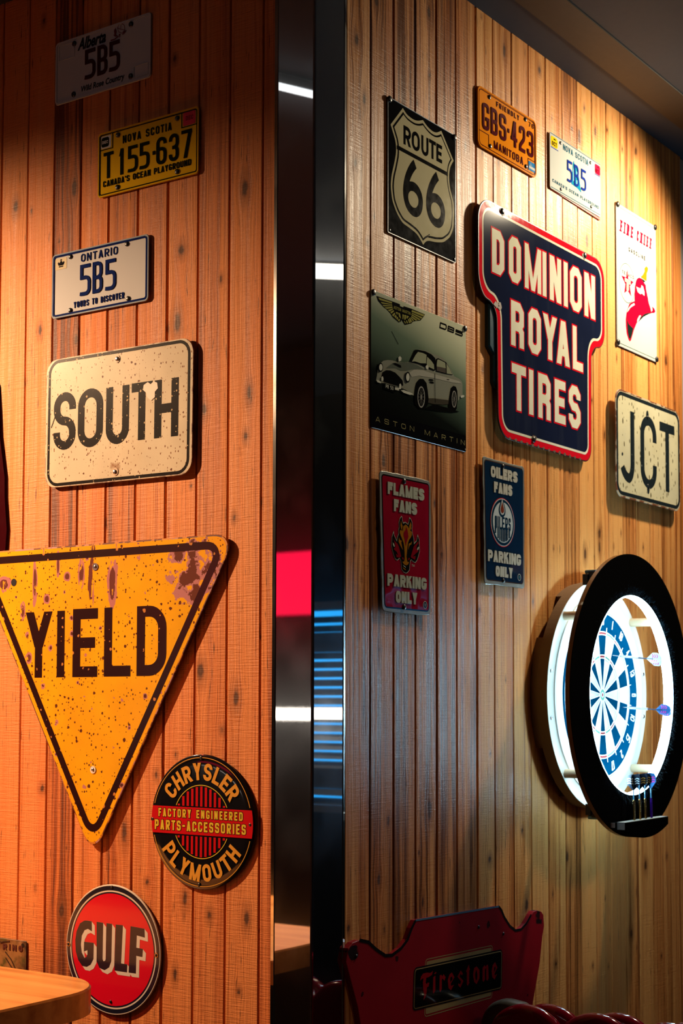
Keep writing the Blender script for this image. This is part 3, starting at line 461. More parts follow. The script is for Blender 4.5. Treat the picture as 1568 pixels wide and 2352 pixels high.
def wood_wall(name, side, bounds, knots, mt, seed, fine_u, z_hi=HC, gaps={}, tones=None, gk=1.0):
    rnd = random.Random(seed)
    V = []; F = []; GU = []; GZ = []; PL = []; KN = []; TN = []
    for i in range(len(bounds)-1):
        b0, b1 = bounds[i], bounds[i+1]; um_ = (b0+b1)/2
        fine = fine_u[0] <= b0 and b1 <= fine_u[1]+.001
        g0 = gaps.get(i, .0011+rnd.random()*.0013)*gk; g1 = gaps.get(i+1, .0011+rnd.random()*.0013)*gk
        off = .0006+rnd.random()*.0012; tilt = (rnd.random()-.5)*.012
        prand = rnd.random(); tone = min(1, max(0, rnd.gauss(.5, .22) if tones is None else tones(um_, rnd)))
        n = max(3, int((b1-b0)/(.0055 if fine else .03)))
        us = [b0, b0+g0*.6, b0+g0, b0+g0+.0018]+[b0+g0+.0018+(b1-b0-g0-g1-.0036)*k/n for k in range(1, n)]+[b1-g1-.0018, b1-g1, b1-g1*.6, b1]
        os_ = [-.013, -.013, -.0012, 0]+[0]*(n-1)+[0, -.0012, -.013, -.013]
        us = np.array(us); os_ = np.array(os_)
        um = (b0+b1)/2; os_ = os_+off+np.where(os_ > -.005, (us-um)*tilt, 0)
        if fine: zs = np.concatenate([np.linspace(0, .85, 12), np.arange(.86, z_hi-.004, .0085), [z_hi]])
        else: zs = np.linspace(0, z_hi, 14)
        U, Z = np.meshgrid(us, zs); O = np.broadcast_to(os_, U.shape)
        gu = U.copy(); kn = np.full(U.shape, 4.0)
        if fine:
            drift = 0.004*np.sin(Z*1.7+prand*9)+.002*np.sin(Z*4.1+prand*31)
            gu = gu+drift
            for (ku, kz) in knots:
                ku /= 1000; kz /= 1000
                if not (b0 <= ku < b1): continue
                r2 = random.Random(int(ku*9999+kz*777)); aa = .0032+r2.random()**2*.0075; el = 1.3+r2.random()*1.6
                dx = U-ku; dz = Z-kz
                gu = gu-dx*.8*np.exp(-((dx/(2.4*aa))**2+(dz/(5.5*aa))**2))
                kn = np.minimum(kn, np.sqrt((dx/aa)**2+(dz/(aa*el))**2))
        base = len(V); nr, nc = U.shape
        if side == 'L': pts = np.stack([-O, -U, Z], -1)
        else: pts = np.stack([U, -O, Z], -1)
        V += pts.reshape(-1, 3).tolist()
        GU += gu.ravel().tolist(); GZ += Z.ravel().tolist(); KN += np.minimum(kn, 4).ravel().tolist()
        PL += [prand]*(nr*nc); TN += [tone]*(nr*nc)
        idx = np.arange(nr*nc).reshape(nr, nc)+base
        F += np.stack([idx[:-1, :-1], idx[:-1, 1:], idx[1:, 1:], idx[1:, :-1]], -1).reshape(-1, 4).tolist()
    me = bpy.data.meshes.new(name); me.from_pydata(V, [], F); me.materials.append(mt); me.update()
    for nm, dat in (('gu', GU), ('gz', GZ), ('pl', PL), ('kn', KN), ('tn', TN)):
        at = me.attributes.new(nm, 'FLOAT', 'POINT'); at.data.foreach_set('value', np.array(dat, dtype=np.float32))
    o = bpy.data.objects.new(name, me); COL.objects.link(o); tag(o, kind='structure'); return o

lb = [-.045, -.1349, -.2253, -.3141, -.4031, -.4926, -.5843, -.6732, -.7612, -.8516]
while lb[-1] > -4.0: lb.append(lb[-1]-.0905)
lb = [0.0]+lb; lb = lb[::-1]
wood_wall('wall_left', 'L', lb, KNL, M_lwood, 11, (-1.32, 0.0), gaps={}, gk=1.35, tones=lambda u, r: r.gauss(.46, .2) if u > -.8 else r.gauss(.75, .1))
rb = [0, .1161, .2098, .3025, .393, .4856, .576, .6725, .7573, .8535, .945, 1.039, 1.136, 1.228, 1.3195, 1.413, 1.507, 1.599, 1.697, 1.785, 1.882, 1.955]
wood_wall('wall_right', 'R', rb, KNR, M_rwood, 23, (0, 1.96), gaps={3: .0026, 5: .0036, 6: .0024, 7: .0036, 11: .0022, 15: .0024}, tones=lambda u, r: r.gauss(.36, .13) if u < .6725 else r.gauss(.58, .14))  # lighter tone right of the wide groove paints in the edge of the lamplight

def plane(name, pts, mt, kind='structure'):
    o = mesh_obj(name, pts, [tuple(range(len(pts)))], mt)
    if kind: tag(o, kind=kind)
    return o
def box_geo(x0, y0, z0, x1, y1, z1):
    return ([(x0, y0, z0), (x1, y0, z0), (x1, y1, z0), (x0, y1, z0), (x0, y0, z1), (x1, y0, z1), (x1, y1, z1), (x0, y1, z1)],
            [(0, 3, 2, 1), (4, 5, 6, 7), (0, 1, 5, 4), (1, 2, 6, 5), (2, 3, 7, 6), (3, 0, 4, 7)])
def box(name, x0, y0, z0, x1, y1, z1, mt, parent=None, bev=0.0):
    o = mesh_obj(name, *box_geo(x0, y0, z0, x1, y1, z1), mt, parent)
    if bev > 0:
        bm = bmesh.new(); bm.from_mesh(o.data); bmesh.ops.bevel(bm, geom=bm.edges[:], offset=bev, segments=3, profile=.5, affect='EDGES'); bm.to_mesh(o.data); bm.free()
    return o
XW, XE, YS, YN = -3.4, 4.4, -4.4, 4.0
plane('floor', [(XW, YS, 0), (XE, YS, 0), (XE, YN, 0), (XW, YN, 0)], M_floor)
plane('ceiling', [(XW, YN, HC), (XE, YN, HC), (XE, YS, HC), (XW, YS, HC)], M_ceil)
plane('wall_west', [(XW, YS, 0), (XW, YN, 0), (XW, YN, HC), (XW, YS, HC)], M_dark)
plane('wall_south', [(XE, YS, 0), (XW, YS, 0), (XW, YS, HC), (XE, YS, HC)], M_dark)
plane('wall_north', [(XW, YN, 0), (0, YN, 0), (0, YN, HC), (XW, YN, HC)], M_dark)
plane('wall_northeast', [(1.955, .004, 0), (XE, .004, 0), (XE, .004, HC), (1.955, .004, HC)], M_grey)
# east wall with the window opening
WY0, WY1, WZ0, WZ1 = -3.85, -2.35, 1.09, 2.25
g = Geo()
for (ya, yb, za, zb) in ((YS, WY0, 0, HC), (WY1, .004, 0, HC), (WY0, WY1, 0, WZ0), (WY0, WY1, WZ1, HC)):
    g.add([(XE, ya, za), (XE, yb, za), (XE, yb, zb), (XE, ya, zb)], [(0, 1, 2, 3)])
tag(g.obj('wall_east', M_dark), kind='structure')
# ceiling strip next to the right-hand wall
M_strip = mat('brown_strip', (.026, .019, .010), .6)
tag(box('trim_2', .02, -.205, HC-.004, 3.9, -.10, HC-.0005, M_strip), kind='structure')

# brushed steel corner guard (trim_1): folded profile with a bent hem on both edges
def steel_mat():
    m, t, b = nt('brushed_steel'); L = t.links.new
    tc = N(t, 'ShaderNodeTexCoord'); mp = N(t, 'ShaderNodeMapping'); mp.inputs['Scale'].default_value = (260, 260, 1.2); L(tc.outputs['Object'], mp.inputs['Vector'])
    nz = N(t, 'ShaderNodeTexNoise', inp={'Scale': 1.0, 'Detail': 5.0, 'Roughness': .65}); L(mp.outputs[0], nz.inputs['Vector'])
    n2 = N(t, 'ShaderNodeTexNoise', inp={'Scale': 6.0, 'Detail': 6.0}); L(tc.outputs['Object'], n2.inputs['Vector'])   # smudges
    bp = N(t, 'ShaderNodeBump', inp={'Strength': .02, 'Distance': .0004}); L(nz.outputs['Fac'], bp.inputs['Height'])
    tg = N(t, 'ShaderNodeTangent', direction_type='RADIAL', axis='Z')
    def gl(r, an):
        g_ = N(t, 'ShaderNodeBsdfAnisotropic', inp={'Color': (.62, .62, .61, 1), 'Roughness': r, 'Anisotropy': an}); L(tg.outputs[0], g_.inputs['Tangent']); L(bp.outputs[0], g_.inputs['Normal']); return g_
    g1 = gl(.016, .2); g2 = gl(.15, .3)
    a2 = N(t, 'ShaderNodeMapRange', inp={1: .50, 2: .68, 3: .05, 4: .22}); L(n2.outputs['Fac'], a2.inputs[0])
    a4 = N(t, 'ShaderNodeMath', operation='MULTIPLY_ADD', inp={1: .10}); L(nz.outputs['Fac'], a4.inputs[0]); L(a2.outputs[0], a4.inputs[2])
    mx = N(t, 'ShaderNodeMixShader'); L(a4.outputs[0], mx.inputs[0]); L(g1.outputs[0], mx.inputs[1]); L(g2.outputs[0], mx.inputs[2])
    L(mx.outputs[0], t.nodes['Material Output'].inputs['Surface'])
    return m
M_steel = steel_mat()
prof = [(-.0012, .104), (-.0030, .1025), (-.0048, .0935), (-.0036, .0915)]         # (x, y) on the left leaf
prof += [(-.0036, .0012), (-.0030, -.0022), (-.0022, -.0030), (.0012, -.0036)]
prof += [(.1025, -.0036), (.1045, -.0050), (.1135, -.0030), (.115, -.0012)]
zz = [0.0, .5, 1.0, 1.5, 2.0, 2.5, 3.0, HC-.001]
V = []; F = []
for z in zz: V += [(x, y, z) for x, y in prof]
n = len(prof)
for r in range(len(zz)-1):
    for i in range(n-1): F.append((r*n+i, r*n+i+1, (r+1)*n+i+1, (r+1)*n+i))
tag(mesh_obj('trim_1', V, F, M_steel), kind='structure')

# window with horizontal blind on the east wall (seen only in the steel and the gloss of the boards)
M_frame = mat('window_frame_paint', (.25, .25, .26), .5)
win = tag(empty('window_1', (XE, (WY0+WY1)/2, WZ0)), kind='structure')
def rel(o, root): o.parent = root; o.matrix_parent_inverse = root.matrix_world.inverted()
bpy.context.view_layer.update()
for nm, b6 in (('window_frame', (XE-.03, WY0, WZ0, XE+.12, WY0+.05, WZ1)), ('window_frame', (XE-.03, WY1-.05, WZ0, XE+.12, WY1, WZ1)), ('window_frame', (XE-.03, WY0+.05, WZ0, XE+.12, WY1-.05, WZ0+.04)), ('window_frame', (XE-.03, WY0+.05, WZ1-.04, XE+.12, WY1-.05, WZ1))):
    rel(box(nm, *b6, M_frame), win)
M_pane = mat('daylight_pane', (.1, .2, .4), .1, emit=(.02, .40, 1.0), es=E_WINDOW)
rel(mesh_obj('pane', [(XE+.10, WY0+.05, WZ0+.04), (XE+.10, WY1-.05, WZ0+.04), (XE+.10, WY1-.05, WZ1-.04), (XE+.10, WY0+.05, WZ1-.04)], [(0, 1, 2, 3)], M_pane), win)
bl = empty('window_blind', (XE-.02, (WY0+WY1)/2, WZ1-.05)); tag(bl, 'slatted horizontal blind hanging in the blue-lit window, mirrored in the steel corner guard', 'blind')
g = Geo(); zc = WZ0+.06
while zc < WZ1-.06:
    if not (abs(zc-(WZ1-.22)) < .05 or abs(zc-(WZ0+.20)) < .05):
        g.add([(XE-.022, WY0+.06, zc-.019), (XE+.002, WY0+.06, zc+.019), (XE+.002, WY1-.06, zc+.019), (XE-.022, WY1-.06, zc-.019), (XE-.0205, WY0+.06, zc-.0185), (XE+.0035, WY0+.06, zc+.0175), (XE+.0035, WY1-.06, zc+.0175), (XE-.0205, WY1-.06, zc-.0185)], box_geo(0, 0, 0, 1, 1, 1)[1])
    else:
        g.add(*box_geo(XE-.004, WY0+.06, zc-.03, XE, WY1-.06, zc+.03))
    zc += .05
M_slat = mat('blind_slat', (.05, .06, .07), .4)
bpy.context.view_layer.update()
so = g.obj('slats', M_slat); rel(so, bl)
hr = box('head_rail', XE-.028, WY0+.055, WZ1-.05, XE+.022, WY1-.055, WZ1-.041, M_slat); rel(hr, bl)

def area_light(name, loc, target, sx, sy, power, col, parent=None, spread=None):
    l = bpy.data.lights.new(name, 'AREA'); l.shape = 'RECTANGLE'; l.size = sx; l.size_y = sy; l.energy = power; l.color = col
    if spread: l.spread = spread
    o = bpy.data.objects.new(name, l); COL.objects.link(o); o.location = loc
    o.rotation_euler = (Vector(target)-Vector(loc)).to_track_quat('-Z', 'Y').to_euler()
    if parent: bpy.context.view_layer.update(); rel(o, parent)
    return o
def spot_light(name, loc, target, ang, blend, power, col, rad, parent=None):
    l = bpy.data.lights.new(name, 'SPOT'); l.spot_size = radians(ang); l.spot_blend = blend; l.energy = power; l.color = col; l.shadow_soft_size = rad
    o = bpy.data.objects.new(name, l); COL.objects.link(o); o.location = loc
    o.rotation_euler = (Vector(target)-Vector(loc)).to_track_quat('-Z', 'Y').to_euler()
    if parent: bpy.context.view_layer.update(); rel(o, parent)
    return o
# ---- lamps
M_tube = mat('lamp_tube_glow', (.9, .9, .9), .3, emit=(1.0, .93, .82), es=3.5)
M_tubew = mat('lamp_tube_white', (.9, .9, .9), .3, emit=(.90, .96, 1.0), es=2.6)
M_tubeb = mat('lamp_tube_bright', (.9, .9, .9), .3, emit=(1.0, .90, .78), es=7)
M_body = mat('lamp_body', (.05, .05, .05), .4)
def tube(name, A, B, r, mt, n=16, parent=None):
    A = Vector(A); B = Vector(B); d = (B-A); q = d.to_track_quat('Z', 'Y'); V = []; F = []
    for k in range(2):
        for i in range(n): V.append(A+q@Vector((r*cos(2*pi*i/n), r*sin(2*pi*i/n), d.length*k)))
    for i in range(n): F.append((i, (i+1) % n, n+(i+1) % n, n+i))
    F.append(tuple(range(n))[::-1]); F.append(tuple(range(n, 2*n)))
    return mesh_obj(name, V, F, mt, parent)
def strip_lamp(label, A, B, mt, out, r_=.012):
    A = Vector(A); B = Vector(B); m = (A+B)/2
    r = empty('strip_lamp', m); tag(r, label, 'lamp'); bpy.context.view_layer.update()
    t = tube('lamp_tube', A, B, r_, mt); rel(t, r)
    o = Vector(out); c = tube('lamp_housing', A+o, B+o, .018, M_body); rel(c, r)
    return r
strip_lamp('warm strip lamp at eye height on the west wall, mirrored in the steel corner guard', (XW+.035, 2.0, 1.637), (XW+.035, 3.2, 1.637), M_tubeb, (-.016, 0, 0), .026)
strip_lamp('white strip lamp at eye height across the window, mirrored in the steel corner guard', (XE-.08, WY0+.1, 1.632), (XE-.08, WY1-.1, 1.632), M_tubeb, (.028, 0, 0), .030)
strip_lamp('slim ceiling strip lamp above the left-hand boards', (-1.05, .50, HC-.035), (-.45, .76, HC-.035), M_tubew, (0, 0, .016))
strip_lamp('warm ceiling strip lamp far out over the right-hand wall', (1.95, -1.95, HC-.035), (2.6, -1.25, HC-.035), M_tube, (0, 0, .016), .03)
# red lit sign box on the west wall
M_red = mat('red_lightbox_face', (.4, .01, .03), .3, emit=(1.0, .005, .055), es=E_REDBOX)
rbx = empty('light_box', (XW, 2.6, 2.25)); tag(rbx, 'red glowing light box on the west wall, mirrored in the steel corner guard', 'light box'); bpy.context.view_layer.update()
rel(box('box_frame', XW+.002, 1.9, 2.09, XW+.06, 3.3, 2.43, M_black), rbx)
rel(box('lit_face', XW+.0605, 1.93, 2.11, XW+.066, 3.27, 2.41, M_red), rbx)

def can_light(name, label, loc, target, ang, blend, power, col, rad=.03, visor=None):
    r = empty(name, (loc[0], loc[1], HC)); tag(r, label, 'lamp'); bpy.context.view_layer.update()
    d = (Vector(target)-Vector(loc)).normalized()
    st = tube('stem', (loc[0], loc[1], HC), (loc[0], loc[1], loc[2]+.03), .008, M_body); rel(st, r)
    q = d.to_track_quat('Z', 'Y'); V = []; F = []; n = 20; rad2 = .045
    for (rr, zz2) in ((.012, -.09), (rad2, -.085), (rad2, .02), (rad2-.004, .02), (rad2-.006, -.02)):
        V += [Vector(loc)+q@Vector((rr*cos(2*pi*i/n), rr*sin(2*pi*i/n), zz2)) for i in range(n)]
    for k in range(4):
        for i in range(n): F.append((k*n+i, k*n+(i+1) % n, (k+1)*n+(i+1) % n, (k+1)*n+i))
    F.append(tuple(range(n))[::-1])
    h = mesh_obj('lamp_head', V, F, M_body); rel(h, r)
    if visor:
        v_ = box('visor', *visor, M_body); rel(v_, r)
    spot_light('lamp_beam', Vector(loc)+d*.025, target, ang, blend, power, col, rad, r)
    return r
can_light('ceiling_spotlight', 'black ceiling spotlight washing the left-hand boards over the bar table', (-1.1, 2.3, 3.15), (0, .97, 1.2), 94, .75, L_LEFT, C_LEFT)
can_light('ceiling_spotlight', 'black ceiling spotlight washing the top of the right-hand wall', (1.76, -.515, 3.335), (1.15, .0, 2.4), 143, .95, L_RIGHT, C_RIGHT, .04)
can_light('ceiling_spotlight', 'unseen red spotlight added to tint the lower left-hand boards', (-1.9, 2.3, 3.1), (0, .75, 1.0), 50, .8, L_RED, C_RED)  # added red fill, stands in for a neon source off to the left
can_light('ceiling_spotlight', 'unseen ceiling spotlight added as warm fill for the right-hand wall', (.6, -2.6, 3.2), (.7, 0, 1.7), 80, 1.0, L_FILL, C_FILL, .15)  # added fill lamp, lifts the dim part of the right-hand wall
# ================================================================ signs on the left wall
M_scr = mat('screw_black', (.012, .012, .012), .35, spec=.5)
M_scrs = mat('screw_steel', (.55, .56, .58), .25, metal=1.0)
M_rim = mat('plate_edge_metal', (.45, .46, .47), .3, metal=1.0)
def screws(root, pts, z, mt=None, r=.0052, slot=True):
    for x, y in pts:
        g = Geo(); n = 14
        for k, (rr, zz2) in enumerate(((1, 0), (1, .35), (.8, .62), (.35, .75))):
            g.V += [(x/1000+r*rr*cos(2*pi*i/n), y/1000+r*rr*sin(2*pi*i/n), z+r*.8*zz2) for i in range(n)]
            if k:
                for i in range(n): g.F.append(((k-1)*n+i, (k-1)*n+(i+1) % n, k*n+(i+1) % n, k*n+i))
        g.F.append(tuple(range(3*n, 4*n)))
        g.obj('screw', mt or M_scr, root, True)
def spacers(root, pts, so):
    for x, y in pts:
        o = tube('spacer', (x/1000, y/1000, .0004), (x/1000, y/1000, so), .006, M_scr, 12, root)
def plate(root, name, pts, so, th, mt, bev=.0006):
    g = Geo(); solid(g, [(x/1000, y/1000) for x, y in pts], so, so+th, bev); return g.obj(name, mt, root)
M_navyink = mat('ink_dark_navy', (.010, .012, .03), .45)

# ---- Alberta plate
def sticker(root, x0, y0, x1, y1, z, mt, name='sticker', label=None):
    return part(root, name, [rrect(x0, y0, x1, y1, 2.5, 3)], z, mt, .0002, label)
def rim(root, W2, H2, r, w, z, mt, emb=.0012, name='rim'):
    return part(root, name, ribbon(rrect(-W2, -H2, W2, H2, r), w, True), z, mt, emb)
s = on_wall('license_plate', 'L', -.6066, 3.1867)
tag(s, 'pale grey license plate with a wild rose, topmost on the left wall', 'license plate')
M_alb = mat('plate_pale', (.46, .50, .53), .3); M_albi = mat('ink_maroon_black', (.05, .012, .012), .4); M_albt = mat('ink_black', (.008, .008, .012), .4)
plate(s, 'plate', rrect(-152, -76, 152, 76, 9), .003, .0012, M_alb); Z = .0045
rim(s, 149, 73, 8, 4.5, Z, M_alb)
part(s, 'lettering', letters([('5', -55, -21, -35, 36), ('B', -15, 17, -35, 36), ('5', 23, 56, -35, 36)], 9.5, .95), Z, M_albi, .0012, 'dark maroon 5B5 lettering')
font_polys_obj(s, 'lettering', 'Alberta', -80, 11, 40, 69, Z+.0004, M_albt, .3, .03)
font_polys_obj(s, 'lettering', 'Wild Rose Country', -67, 71, -66, -47, Z+.0004, M_albt, .15, .02)
rs = ART['rose']; g = Geo()
for q in ribbon([(x/1000, y/1000) for x, y in rs['stem']], .003): flat(g, q, Z+.0005)
for q in ribbon([(x/1000, y/1000) for x, y in rs['fl']], .0012, True): flat(g, q, Z+.0005)
cxy = rs['c'][0]
for k in (0, 2, 5): 
    for q in ribbon([(cxy[0]/1000, cxy[1]/1000), (rs['fl'][k][0]/1000, rs['fl'][k][1]/1000)], .0011): flat(g, q, Z+.0006)
for k in ('l1', 'l2', 'l3', 'l4', 'l5'): flat(g, [(x/1000, y/1000) for x, y in rs[k]], Z+.0005)
g.obj('rose_emblem', mat('ink_rose', (.14, .02, .03), .4), s)['label'] = 'dark red wild rose emblem'
part(s, 'sticker_frame', ribbon(rect(-141, 30, -90, 66), 1.2, True), Z, M_alb, .0008); part(s, 'sticker_frame', ribbon(rect(100, -66, 143, -40), 1.2, True), Z, M_alb, .0008)
screws(s, [(-90.5, 61), (90, 62), (-90.5, -61), (90.5, -60)], Z, r=.0065)

# ---- yellow Nova Scotia plate
s = on_wall('license_plate', 'L', -.4609, 2.9351)
tag(s, 'yellow license plate with black number T155 637 on the left wall', 'license plate')
M_nsy = mat('plate_yellow', (.70, .42, .012), .3); M_nsk = mat('ink_green_black', (.008, .012, .008), .35)
plate(s, 'plate', rrect(-152, -76, 152, 76, 8), .006, .0012, M_nsy); Z = .0075
rim(s, 150, 74, 7, 3, Z, M_nsy); rim(s, 146, 70, 5, 2.2, Z, M_nsk, .0006, 'border')
part(s, 'lettering', text('NOVA SCOTIA', -75, 72, 38, 56, 2.8, .9, gap=4.6), Z, M_nsk, .0010)
part(s, 'lettering', letters([('T', -134, -105, -34, 27), ('1', -92, -73, -34, 27), ('5', -58, -29, -34, 27), ('5', -22, 6, -34, 27), ('.', 17, 24, -34, 27), ('6', 28, 57, -34, 28), ('3', 65.5, 93, -34, 28), ('7', 102, 131, -34, 29)], 7.6, .95), Z, M_nsk, .0014)
part(s, 'lettering', text("CANADA'S OCEAN PLAYGROUND", -135, 130, -53, -39, 2.2, .8, gap=3.2), Z, M_nsk, .0010)
part(s, 'sticker_box', ribbon([(-107, 70), (-107, 35), (-146, 35)], 2), Z, M_nsk, .0005); part(s, 'sticker_box', ribbon([(102, 70), (102, 36.5), (146, 36.5)], 2), Z, M_nsk, .0005)
M_white = mat('sticker_white', (.6, .6, .6), .5); M_pink = mat('sticker_pink', (.60, .05, .10), .5)
sticker(s, -143, 38, -112, 67, Z, M_white); part(s, 'sticker_print', [rrect(-142, 41, -118, 64, 6)], Z+.0004, M_nsk); part(s, 'sticker_print', text('DEC', -139, -121, 49, 56, 1.6), Z+.0007, M_white)
sticker(s, 106, 39, 142, 69, Z, M_pink, label='pink sticker'); part(s, 'sticker_print', text('DEC', 114, 136, 50, 60, 2), Z+.0005, mat('ink_dark_pink', (.25, .02, .04), .5))
screws(s, [(-90, 61), (89, 61), (-90, -61), (90, -60)], Z, r=.006)

# ---- Ontario plate
s = on_wall('license_plate', 'L', -.6059, 2.6734)
tag(s, 'white license plate with a blue border and crown above the SOUTH sign', 'license plate')
M_ow = mat('plate_white', (.55, .56, .57), .12); M_oi = mat('ink_blue', (.006, .016, .10), .12)
plate(s, 'plate', rrect(-152.5, -76.5, 152.5, 76.5, 10), .006, .0012, M_ow); Z = .0075
rim(s, 146, 70.5, 7, 4.2, Z, M_oi, .0010, 'border'); rim(s, 150.5, 74.5, 9, 3, Z, mat('plate_rim_blue_grey', (.30, .36, .42), .25), .0006)
part(s, 'lettering', text('ONTARIO', -58, 57.5, 45, 63.5, 2.9, .9, gap=5.5), Z, M_oi, .0010)
part(s, 'lettering', letters([('5', -60, -27, -35.5, 38), ('B', -20, 11, -35.5, 38), ('5', 20.5, 53, -35, 37)], 8.6, .95), Z, M_oi, .0014)
part(s, 'lettering', text('YOURS TO DISCOVER', -79.5, 79, -60.5, -46, 2.4, .9, gap=3.4), Z, M_oi, .0010)
sticker(s, -142, 38.5, -105, 65, Z, mat('sticker_cream', (.66, .58, .40), .5), label='cream crown sticker')
crown = [rect(-130, 44, -116, 46.5), [(-131, 48), (-115, 48), (-112, 54), (-114, 57), (-118, 54), (-121, 58), (-125, 58), (-128, 54), (-132, 57), (-134, 54)], rect(-124, 58, -122, 63), rect(-126, 60, -120, 61.6)]
part(s, 'crown_emblem', crown, Z+.0005, M_albt)
screws(s, [(-92.5, 63.5), (86, 63.5), (-91, -63.5), (91.5, -63)], Z, r=.0055)

# ---- SOUTH sign
M_south = worn('south_paint', (.60, .52, .38), [
    dict(scale=4, lo=.60, hi=.75, col=(.50, .36, .20), amt=.5, detail=6, seed=3),
    dict(scale=230, stretch=(1, .6), vor=True, lo=.42, pow=3.2, col=(.17, .06, .02), seed=1),
    dict(scale=90, vor=True, lo=.30, pow=6, col=(.12, .04, .02), seed=11),
    dict(scale=120, stretch=(1.2, .18), lo=.69, hi=.73, col=(.24, .10, .04), detail=4, seed=5, amt=.8),
    dict(scale=30, lo=.42, hi=.60, col=(.22, .075, .02), area=(0, -.13, .03, .045), gain=.35, seed=7, amt=.8)], .22, .3)
M_blkworn = worn('sign_black_worn', (.010, .008, .007), [dict(scale=150, vor=True, lo=.40, pow=4, col=(.45, .34, .2), seed=2)], .2, .25)
M_sedge = worn('south_edge', (.50, .38, .24), [dict(scale=40, lo=.48, hi=.58, col=(.14, .05, .02), seed=4)], .5)
s = on_wall('road_sign', 'L', -.5424, 2.3456, -.4)
tag(s, 'weathered cream road sign reading SOUTH in black capitals', 'road sign')
plate(s, 'plate', rrect(-226, -151.5, 226, 151.5, 34, 10), .010, .0025, M_sedge, .0008); Z = .0126
part(s, 'face', [rrect(-223, -148.5, 223, 148.5, 32, 10)], Z, M_south)
part(s, 'border', ribbon(rrect(-214.5, -145, 214.5, 145, 30, 10), 7, True), Z+.0003, M_blkworn)
part(s, 'lettering', letters([('S', -199, -128, -65, 70), ('O', -120.5, -41.5, -66, 70), ('U', -32, 38.5, -66, 66), ('T', 46, 108, -63, 67), ('H', 115, 185, -63.5, 66.5)], 20.5, 1.0), Z+.0004, M_blkworn)
blob = [(103+r*cos(a2), 48+r*.95*sin(a2)) for a2, r in ((0, 22), (.6, 24), (1.1, 20), (1.55, 12), (2.0, 20), (2.6, 24), (3.1, 22), (3.7, 14), (4.2, 20), (4.8, 27), (5.3, 24), (5.8, 15))]
part(s, 'sticker_residue', [blob], Z+.0007, mat('residue_white', (.75, .62, .52), .7), .0003, 'torn white sticker residue')
part(s, 'scratch', ribbon([(-207, -10), (-186, 34)], 2.0), Z+.0005, M_blkworn)
for y in (128.7, -129): 
    part(s, 'washer', ribbon(circle(0, y, 6.8, 24), 4, True), Z+.0002, mat('washer_tan', (.42, .26, .14), .5), .001)
screws(s, [(1, 128.7), (-1, -129)], Z+.0008, M_scrs, .0052); spacers(s, [(1, 128.7), (-1, -129)], .010)

# ---- YIELD sign
M_yield = worn('yield_paint', (.80, .40, .008), [
    dict(scale=3.5, lo=.5, hi=.8, col=(.85, .26, .02), amt=.6, seed=2),
    dict(scale=150, vor=True, lo=.42, pow=2.8, col=(.13, .035, .012), seed=1),
    dict(scale=75, vor=True, lo=.36, pow=5.0, col=(.11, .03, .012), seed=12),
    dict(scale=44, vor=True, lo=.34, pow=6, col=(.46, .18, .17), seed=4),
    dict(scale=44, vor=True, lo=.20, pow=6, col=(.10, .03, .02), seed=4),
    dict(scale=9, stretch=(3.2, .30), lo=.615, hi=.625, col=(.40, .15, .15), area=(-.03, .16, .36, .26), gain=.28, detail=7, seed=8),
    dict(scale=10, stretch=(3.2, .30), lo=.665, hi=.675, col=(.15, .04, .03), area=(-.03, .16, .36, .22), gain=.28, detail=7, seed=8),
    dict(scale=26, lo=.41, hi=.425, col=(.44, .19, .20), area=(.295, .09, .15, .125), gain=.7, detail=6, seed=6),
    dict(scale=26, lo=.475, hi=.49, col=(.12, .038, .022), area=(.30, .095, .145, .12), gain=.7, detail=6, seed=6)]+
    [dict(scale=55, stretch=(1, .35), lo=.40, hi=.42, col=c_, area=(x_, y_, rx_*k_, ry_*k_), gain=.8, detail=6, seed=sd_) for (x_, y_, rx_, ry_, sd_) in
     ((.052, .075, .030, .115, 1), (-.045, .10, .022, .075, 2), (-.195, .085, .016, .10, 3), (-.12, .125, .010, .06, 4), (-.215, -.045, .026, .030, 5), (-.09, .095, .022, .022, 6), (-.155, .045, .020, .022, 7), (-.213, -.092, .022, .026, 8), (-.30, .085, .045, .04, 9), (-.235, .02, .018, .05, 10))
     for c_, k_ in (((.44, .17, .17), 1.0), ((.14, .04, .03), .62))], .22, .4)
M_yblk = worn('yield_black', (.022, .005, .005), [dict(scale=60, vor=True, lo=.32, pow=4, col=(.5, .2, .05), seed=9)], .22, .5)
M_yedge = worn('yield_edge', (.55, .20, .02), [dict(scale=30, lo=.46, hi=.50, col=(.12, .03, .015), seed=3), dict(scale=22, lo=.56, hi=.58, col=(.42, .2, .2), seed=5)], .45)
s = on_wall('road_sign', 'L', -.601, 1.8905)
tag(s, 'rusty yellow triangular road sign reading YIELD, point down', 'road sign')
tri = [(-411, 166), (411, 166), (0, -546)]
def tri_in(d, r):
    t3 = offset_poly(tri, d); return [tuple(v) for v in fillet([(x, y, r*1.732) for x, y in t3], True, 10)]
plate(s, 'plate', tri_in(0, 36), .010, .003, M_yedge, .001); Z = .0131
part(s, 'face', [tri_in(3.5, 34)], Z, M_yield)
part(s, 'border', ribbon(tri_in(22.5, 27), 17, True), Z+.0003, M_yblk)
part(s, 'lettering', letters([('Y', -224, -136, -137.5, 16), ('I', -120, -96, -137, 16.5), ('E', -69.5, 8.5, -137, 19), ('L', 29, 109.5, -136.5, 19), ('D', 128, 215, -136, 19)], 24, 1.0), Z+.0004, M_yblk)
M_wsh = mat('washer_white', (.7, .68, .62), .4)
for y in (113.4, -346.7): part(s, 'washer', ribbon(circle(-.5, y, 6.3, 24), 4.2, True), Z+.0002, M_wsh if y < 0 else M_scrs, .0012)
part(s, 'bullet_hole', [circle(-266, 88.8, 9, 16)], Z+.0006, M_black)
